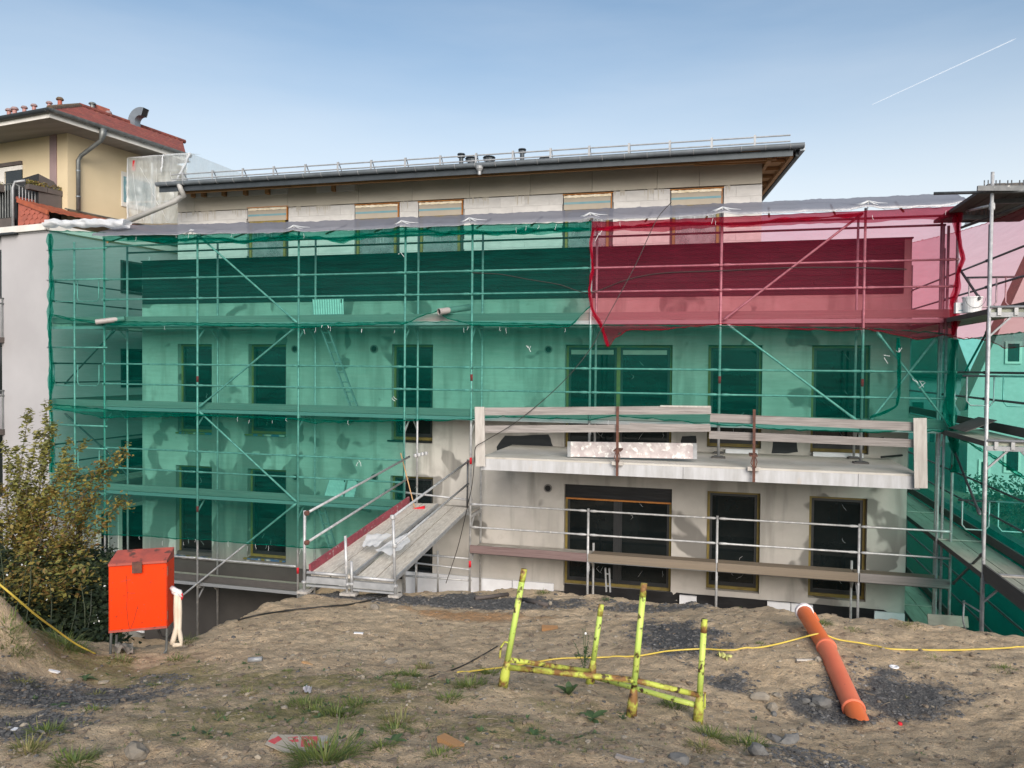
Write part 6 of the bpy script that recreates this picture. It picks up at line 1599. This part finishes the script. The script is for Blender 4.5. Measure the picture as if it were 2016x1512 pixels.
# scattered pebbles, gravel and straw
ico = bmesh.new(); bmesh.ops.create_icosphere(ico, subdivisions=1, radius=1)
IV = np.array([v.co[:] for v in ico.verts]); IF = np.array([[v.index for v in f.verts] for f in ico.faces]); ico.free()
GRV = grav
def scatter(name, label, n, smin, smax, m, want, seed, flat=.55):
    rng = np.random.default_rng(seed); V_, F_ = [], []; cnt = 0; tries = 0
    while cnt < n and tries < n*30:
        tries += 1
        az = rng.uniform(-.95, .42); d = 1/rng.uniform(1/13.0, 1/3.2)
        x, y = math.sin(az)*d/ max(.3, math.cos(az + .259)), math.cos(az)*d/max(.3, math.cos(az + .259))
        if not (GX0+.2 < x < GX1-.2 and 2 < y < 15.5): continue
        i, j = int((x-GX0)/GS), int((y-GY0)/GS)
        if _s[j, i] > .05 or rng.random() > want(i, j, rng): continue
        s_ = smin * (smax/smin) ** (rng.random()**2.2) * min(1.6, .45 + d*.09)
        sc = np.array([s_*rng.uniform(.7, 1.4), s_*rng.uniform(.6, 1.1), s_*flat*rng.uniform(.6, 1.2)])
        v = IV * (1 + rng.uniform(-.28, .28, (len(IV), 1))) * sc; t_ = rng.uniform(0, 6.28); c, s2 = math.cos(t_), math.sin(t_)
        v = np.stack([v[:, 0]*c - v[:, 1]*s2, v[:, 0]*s2 + v[:, 1]*c, v[:, 2]], 1) + np.array([x, y, ground(x, y) + sc[2]*.25])
        V_.append(v); F_.append(IF + cnt*len(IV)); cnt += 1
    V_ = np.concatenate(V_); F_ = np.concatenate(F_)
    me = bpy.data.meshes.new(name); me.from_pydata(V_.tolist(), [], F_.tolist()); me.materials.append(m)
    o = link(name, me, kind='stuff'); o['label'] = label
scatter('pebbles', 'small pale stones and clods strewn over the soil', 4200, .005, .026, M['pebble'], lambda i, j, r_: .35 + .4*(_n1[j, i] > 0), 1)
scatter('clods', 'brown clods of earth strewn over the soil', 4200, .008, .036, M['far_clod'] if 'far_clod' in M else mat('clod', (.20, .155, .11), (.14, .11, .08), scale=8, rough=.95), lambda i, j, r_: .5, 3, .5)
scatter('gravel', 'dark slate chippings in patches on the soil', 9000, .006, .026, M['gravel'], lambda i, j, r_: 1.0 if GRV[j, i] > .35 else .01, 2, .45)
st = MB(); rr = random.Random(21)
for _ in range(1500):
    az = rr.uniform(-.95, .42); d = 1/rr.uniform(1/12.5, 1/3.3); x, y = math.sin(az)*d, math.cos(az)*d
    if y < 2 or x < GX0+.3 or x > GX1-.3: continue
    i, j = int((x-GX0)/GS), int((y-GY0)/GS)
    if _s[j, i] > .02: continue
    L_ = rr.uniform(.02, .11); t_ = rr.uniform(0, 6.28); e = (math.cos(t_)*L_, math.sin(t_)*L_); r_ = rr.uniform(.0012, .0035)
    p = Vector((x, y, ground(x, y)+r_)); q = Vector((x+e[0], y+e[1], ground(x+e[0], y+e[1])+r_+rr.uniform(0, .012))); st.path([p, p.lerp(q, .5)+Vector((0,0,rr.uniform(0,.006))), q], r_, 4)
o = st.build('twigs', mat('twig', (.13, .10, .07), (.24, .20, .15), scale=4, rough=.9), kind='stuff'); o['label'] = 'thin twigs and straw strewn over the soil'

# ------------------------------------------------------------------ grass tufts and weeds
def blade(mb, p, d_, L_, w_, droop, rr):
    side = Vector((-d_.y, d_.x, 0)); side = side.normalized() if side.length > 1e-4 else Vector((1, 0, 0))
    q = []; n = 4
    for k in range(n+1):
        t_ = k/n; c = p + d_*(L_*t_) + Vector((0, 0, -droop*L_*t_*t_)); ww = w_*(1-t_**1.6)
        q += [c - side*ww, c + side*ww]
    mb.add(q, [(2*k, 2*k+1, 2*k+3, 2*k+2) for k in range(n)])
def tuft(px, py, rad, hgt_, n, m, label, seed, group='grass tufts on the soil'):
    c = G(px, py); mb = MB(); rr = random.Random(seed)
    for _ in range(n):
        t_ = rr.uniform(0, 6.28); r0 = rad*.55*rr.random()**.8; lean_ = rr.uniform(.35, 1.42)
        x, y = c.x+math.cos(t_)*r0, c.y+math.sin(t_)*r0; p = Vector((x, y, ground(x, y)-.004))
        t2 = t_ + rr.uniform(-.7, .7); d_ = Vector((math.cos(t2)*math.sin(lean_), math.sin(t2)*math.sin(lean_), math.cos(lean_)))
        blade(mb, p, d_, hgt_*rr.choice((.4, .6, .8, 1.0, 1.25)), rr.uniform(.0014, .0034)*(1+hgt_*3), rr.uniform(.1, .6), rr)
    o = mb.build('grass_tuft', M[m], smooth=True)
    return tag(o, label, 'grass tuft', group)
TF = [(640,1500,.30,.20,420,'grass','largest grass tuft, half covering the red printed paper sack'), (665,1408,.22,.12,260,'grass','bright grass tuft in the middle of the grassy patch'), (705,1388,.20,.10,200,'grass','grass tuft behind the bright middle tuft'), (600,1388,.26,.10,220,'grass','wide low grass tuft at the left end of the grassy patch'), (622,1404,.14,.09,120,'grass','dark grass tuft between the wide low tuft and the bright one'),
      (790,1357,.16,.09,170,'grass','round grass tuft in front of the yellow-green cluster'), (812,1330,.14,.10,180,'grass','yellow-green grass cluster near the flat pale stone'), (835,1317,.14,.09,150,'grass_dry','dry yellow grass behind the yellow-green cluster'), (775,1330,.16,.08,160,'grass','dark low grass left of the yellow-green cluster'), (885,1378,.16,.09,170,'grass','grass tuft midway between paper sack and frame, in dark soil'),
      (925,1353,.22,.12,260,'grass','bushy grass tuft left of the frame foot'), (962,1327,.20,.10,200,'grass','dark grass tuft touching the left frame post'), (488,1368,.14,.08,130,'grass_dry','thin grass tuft between silver tube and grassy patch'), (566,1322,.10,.05,90,'grass','small flat grass patch right of the silver tube'), (705,1323,.09,.05,80,'grass','small flat grass patch on open soil'),
      (782,1425,.18,.11,170,'grass_dry','yellowish grass tuft right of the paper sack'), (775,1440,.16,.09,140,'grass','grass tuft close below the yellowish one'), (752,1470,.14,.08,130,'grass','small grass tuft left of the wood offcut'), (866,1487,.14,.07,120,'grass','dark grass tuft below the wood offcut'),
      (92,1442,.18,.10,190,'grass','grass tuft next to the flat white strip'), (58,1482,.16,.11,190,'grass_dry','yellow grass tuft at the lower edge of the dark gravel'), (148,1503,.18,.12,240,'grass','green grass tuft at the bottom edge left of the knobbly stone'), (48,1347,.16,.07,130,'grass_dry','yellow moss-like grass on the upper dark gravel'), (188,1368,.12,.06,100,'grass_dry','small yellow grass on the right part of the dark gravel'), (186,1398,.18,.06,120,'grass','flat star-shaped grass on the edge of the dark gravel'), (278,1400,.10,.04,80,'grass','tiny dark grass on the mossy soil'),
      (300,1350,.16,.05,110,'grass','dark low grass right of the dark gravel'), (128,1272,.40,.20,420,'grass','tall grass at the foot of the bushes beside the yellow hose'), (20,1248,.40,.14,360,'grass','grass growing on the soil mound'), (30,1278,.26,.08,180,'grass','low grass in front of the soil mound'), (235,1300,.30,.09,220,'grass','grass in front of the orange box legs'), (345,1300,.26,.09,180,'grass','grass under the end of the lifting sling'), (368,1262,.24,.10,190,'grass','grass behind the lifting sling'), (100,1310,.22,.05,120,'grass_dry','low grass along the top of the dark gravel'),
      (1325,1393,.20,.10,190,'grass','grass tuft under the right rail of the frame'), (1400,1450,.20,.11,220,'grass','dark grass tuft at the right foot of the frame'), (1472,1468,.22,.12,230,'grass','spiky grass tuft on the edge of the soil step'), (1385,1475,.20,.08,160,'grass_dry','dry grass on the soil slope below the right frame foot'), (1498,1268,.12,.05,90,'grass','small grass patch left of the hose and pipe crossing'), (1620,1228,.16,.09,140,'grass','grass beside the top end of the orange pipe'), (1680,1243,.16,.06,120,'grass','small grass patch right of the orange pipe'), (1790,1232,.30,.07,160,'grass_dry','dry grass along the bank edge at the building corner'), (1840,1297,.18,.05,110,'grass','flat grass patch below the hose at the right'), (1800,1312,.14,.04,90,'grass','flat grass patch right of the white ring'), (1978,1318,.2,.06,130,'grass','grass patch at the far right of the soil'), (945,1162,.34,.14,220,'grass','weeds by the scaffold foot on the gravel bank'), (1068,1168,.20,.10,140,'grass','grass by the pale insulation behind the frame'), (1195,1182,.18,.10,120,'weed','dark weed on the bank before the wide window')]
for i, t_ in enumerate(TF): tuft(*t_, 100+i)
gr = MB(); rr = random.Random(31)
for _ in range(4200):
    az = rr.uniform(-.95, .42); d = 1/rr.uniform(1/11.5, 1/3.4); x, y = math.sin(az)*d, math.cos(az)*d
    if y < 2 or x < GX0+.3 or x > GX1-.3: continue
    i, j = int((x-GX0)/GS), int((y-GY0)/GS)
    if _s[j, i] > .02 or rr.random() > .05 + .9*moss[j, i]: continue
    for _b in range(rr.randint(4, 10)):
        t2 = rr.uniform(0, 6.28); ln = rr.uniform(.3, 1.35); blade(gr, Vector((x+rr.uniform(-.02,.02), y+rr.uniform(-.02,.02), ground(x, y)-.003)), Vector((math.cos(t2)*math.sin(ln), math.sin(t2)*math.sin(ln), math.cos(ln))), rr.uniform(.015, .05), .0022, .3, rr)
o = gr.build('grass', M['grass'], kind='stuff'); o['label'] = 'sparse short grass growing over the mossy soil'
# broad-leaved weeds
def rosette(px, py, L_, n, up, label, seed):
    c = G(px, py); mb = MB(); rr = random.Random(seed)
    for k in range(n):
        t_ = 6.28*k/n + rr.uniform(-.3, .3); el = up + rr.uniform(-.25, .25); d_ = Vector((math.cos(t_)*math.cos(el), math.sin(t_)*math.cos(el), math.sin(el))); side = Vector((-d_.y, d_.x, 0)).normalized(); LL = L_*rr.uniform(.7, 1.1); q = []
        for j in range(7):
            s_ = j/6; w_ = LL*.17*math.sin(math.pi*min(1, .08+s_*.92))**.8*(1.15-.3*s_); cc = c + d_*(LL*s_) + Vector((0, 0, -.35*LL*s_*s_)); q += [cc - side*w_ + Vector((0,0,.25*w_)), cc, cc + side*w_ + Vector((0,0,.25*w_))]
        mb.add(q, [(3*j, 3*j+1, 3*j+4, 3*j+3) for j in range(6)] + [(3*j+1, 3*j+2, 3*j+5, 3*j+4) for j in range(6)])
    return tag(mb.build('weed_plant', M['weed'], smooth=True), label, 'weed')
rosette(1120, 1368, .17, 9, 1.0, 'upright broad-leaved weed in front of the frame rail', 1); rosette(1165, 1418, .17, 7, .45, 'low broad-leaved weed with a blue-green leaf below the frame', 2); rosette(1050, 1447, .09, 8, .3, 'small ragged weed on bare soil below the frame', 3); rosette(712, 1445, .08, 7, .25, 'small round-leaved weed above the paper sack', 4); rosette(775, 1462, .10, 6, .4, 'grey-green leaf weed right of the paper sack', 5); rosette(165, 1338, .14, 8, .35, 'flat grey-leaved weed on the dark gravel', 6); rosette(115, 1390, .10, 7, .3, 'small weed in the middle of the dark gravel', 7); rosette(880, 1160, .16, 8, .9, 'green nettle at the foot of the hanging cable', 8)
c = G(1150, 1338); th_ = thing('thistle', 'spindly dark thistle growing behind the frame by its rear post', 'weed', c); rr = random.Random(9)
MB().path([c, c+Vector((.01,0,.2)), at(1152,1235,d=c.dot(_w))], [.006, .004, .002], 5).build('stem', M['weed'], th_)
for k, (x, y) in enumerate(((1128,1260),(1148,1240),(1160,1250),(1166,1290),(1130,1290),(1155,1275))):
    e = at(x, y, d=c.dot(_w)); s0 = c + Vector((.005, 0, .08+.03*k)); mb = MB().path([s0, s0.lerp(e, .6)+Vector((0,0,.02)), e], [.004, .003, .001], 5)
    for j in range(14):
        p = s0.lerp(e, rr.random()); blade(mb, p, Vector((rr.uniform(-1,1), rr.uniform(-1,1), rr.uniform(-.3,.8))).normalized(), rr.uniform(.02, .06), .006, .3, rr)
    mb.build('shoot', M['weed'], th_)
MB().rock(at(1153, 1247, d=c.dot(_w)), .012, .012, .014, 3).build('flower', M['flower'], th_)

# ------------------------------------------------------------------ shrubs at the left
def leaves(mb, p, n, spread, size, rr, flat=.5):
    for _ in range(n):
        c = p + Vector((rr.gauss(0, spread), rr.gauss(0, spread), rr.gauss(0, spread*.8)))
        d_ = Vector((rr.uniform(-1, 1), rr.uniform(-1, 1), rr.uniform(-flat, flat))).normalized(); nrm = (Vector((0, 0, 1)) + Vector((rr.uniform(-.8,.8), rr.uniform(-.8,.8), 0))).normalized(); sd_ = d_.cross(nrm).normalized(); L_ = size*rr.choice((.5, .75, .9, 1.0, 1.15, 1.45))
        mb.add([c - d_*L_*.5, c + sd_*L_*.30 + nrm*L_*.06, c + d_*L_*.5, c - sd_*L_*.30 + nrm*L_*.06], [(0,1,2,3)])
def shrub(name, label, cat, base, tips, m, dens, size, spread, seed, d, thick=.018):
    b0 = at(*base, d=d); rr = random.Random(seed); t = thing(name, label, cat, (b0.x, b0.y, b0.z)); fol = MB(); br = MB()
    for (x, y, dd) in tips:
        e = at(x, y, d=d+dd); m1 = b0.lerp(e, .45) + Vector((rr.uniform(-.12,.12), rr.uniform(-.12,.12), rr.uniform(.05,.25)))
        pts = smooth_path([b0 + Vector((rr.uniform(-.08,.08), rr.uniform(-.08,.08), 0)), m1, e], 8); L_ = (e-b0).length
        MB().path(pts, [thick*(1-.85*k/(len(pts)-1)) for k in range(len(pts))], 6).build('branch', M['bark'], t, smooth=True)
        for k in range(int(L_*dens)):
            s_ = .18 + .82*rr.random()**.8; i = min(len(pts)-2, int(s_*(len(pts)-1))); p = pts[i].lerp(pts[i+1], rr.random())
            leaves(fol, p, 5, spread*(1.15-.75*s_), size, rr)
            if rr.random() < .10: br.path([p, p + Vector((rr.gauss(0, spread), rr.gauss(0, spread), abs(rr.gauss(0, spread*.7))))], [.004, .0015], 4)
    fol.build('foliage', M[m], t, kind='stuff'); br.build('twigs', M['bark'], t, kind='stuff')
    return t
rr = random.Random(5)
shrub('autumn_shrub', 'spreading shrub with brown and olive autumn leaves beside the white house', 'shrub', (75,1190), [(246,884,.2),(205,905,0),(250,984,.1),(210,1028,0),(172,938,.3),(140,930,-.2),(108,960,.2),(160,1005,-.3),(190,975,.2),(70,985,0),(130,1060,-.4),(95,1030,.3),(40,1010,.2),(15,1050,0),(60,1075,-.3),(165,1095,-.2),(120,1120,-.4),(25,1110,-.2),(-20,1000,.2),(5,960,.3),(95,1140,-.5),(140,915,.2),(45,965,.3)], 'leaf_autumn', 46, .062, .15, 3, 11.6)
shrub('sapling', 'slender yellow-green sapling with upright leafy shoots against the white wall', 'sapling', (45,1130), [(57,806,0),(93,791,.1),(75,850,0),(30,880,.1),(100,838,-.1),(112,830,.2),(140,862,.1),(18,905,0),(60,900,-.1),(85,910,.1),(170,868,.2),(5,870,.1),(25,945,0),(95,960,.1),(50,960,0)], 'leaf_yellow', 30, .070, .075, 7, 11.9, .012)
ug = MB(); rr = random.Random(12)
for _ in range(3600):
    x, y = rr.uniform(-60, 225), 1085 + 190*rr.random()**.9; d = 9.3 + (1275-y)/190*2.4 + rr.uniform(-.3, 1.6)
    if x > 150 and y < 1120: d += .6
    p = at(x, y, d=d); leaves(ug, p, 9, .11, .075, rr)
for (x0, y0, x1, y1) in ((18,1240,52,1120),(52,1225,62,1090),(100,1240,98,1140),(168,1245,160,1150),(172,1246,180,1160),(10,1200,0,1080),(140,1240,150,1180)):
    MB().path([at(x0, y0, d=9.6), at((x0+x1)/2+3, (y0+y1)/2, d=9.7), at(x1, y1, d=9.8)], [.011, .009, .004], 5).build('dry_stem', M['handle_wood'], None) if 0 else ug.path([at(x0, y0, d=9.6), at((x0+x1)/2+3, (y0+y1)/2, d=9.7), at(x1, y1, d=9.8)], [.011, .009, .004], 5)
tag(ug.build('undergrowth', M['leaf_dark'], kind='stuff'), 'dark green bramble undergrowth filling the ditch beside the orange box', 'undergrowth')
ug = MB(); rr = random.Random(14)
for _ in range(260):
    x, y = rr.choice(((60, 1130), (110, 1150), (85, 1175), (30, 1150), (150, 1130))); leaves(ug, at(x+rr.gauss(0,22), y+rr.gauss(0,16), d=rr.uniform(9.7, 10.3)), 5, .08, .06, rr)
o = ug.build('low_foliage', M['leaf_autumn'], kind='stuff'); o['label'] = 'brown autumn leaves hanging over the dark undergrowth'
ug = MB()
for _ in range(24):
    p = at(rr.uniform(0, 210), rr.uniform(1090, 1235), d=rr.uniform(9.6, 10.4)); leaves(ug, p, 1, .02, .03, rr)
for (x, y) in ((183,1215),(192,1222),(196,1212),(188,1228),(22,1100),(47,1112),(18,1128)):
    leaves(ug, at(x, y, d=9.0), 2, .02, .03, rr)
o = ug.build('flowers', M['flower'], kind='stuff'); o['label'] = 'tiny white flowers dotted over the dark undergrowth'

# ------------------------------------------------------------------ contrail, far above the block
ca, cb = at(1717, 206, d=9000), at(2000, 76, d=9000)
M['contrail'] = film('contrail', (1, 1, 1), (.95, .95, .95), .17, var=.0)
mb = MB(); mb.path([ca.lerp(cb, k/40) for k in range(41)], [4 + 3.5*(k/40)**.6 - (5 if k == 40 else 0) for k in range(41)], 8)
o = mb.build('contrail', M['contrail'], smooth=True); tag(o, 'thin white contrail crossing the blue sky', 'contrail')

lw_ = MB(); rr = random.Random(77)      # low broad-leaved weeds too many and small to tell apart
for _ in range(900):
    az = rr.uniform(-.95, .25); d = 1/rr.uniform(1/9.5, 1/3.5); x, y = math.sin(az)*d, math.cos(az)*d
    if y < 2 or x < GX0+.3 or x > GX1-.3: continue
    i, j = int((x-GX0)/GS), int((y-GY0)/GS)
    if _s[j, i] > .02 or rr.random() > .03 + .55*moss[j, i]: continue
    for _b in range(rr.randint(4, 8)):
        t2 = rr.uniform(0, 6.28); el = rr.uniform(.05, .6); L_ = rr.uniform(.018, .05); d_ = Vector((math.cos(t2)*math.cos(el), math.sin(t2)*math.cos(el), math.sin(el))); sd_ = Vector((-d_.y, d_.x, 0)).normalized()*L_*.22; p = Vector((x, y, ground(x, y)+.002))
        lw_.add([p, p + d_*L_*.55 + sd_, p + d_*L_, p + d_*L_*.55 - sd_], [(0,1,2,3)])
o = lw_.build('low_weeds', M['weed'], kind='stuff'); o['label'] = 'low broad-leaved weeds spreading over the mossy soil'
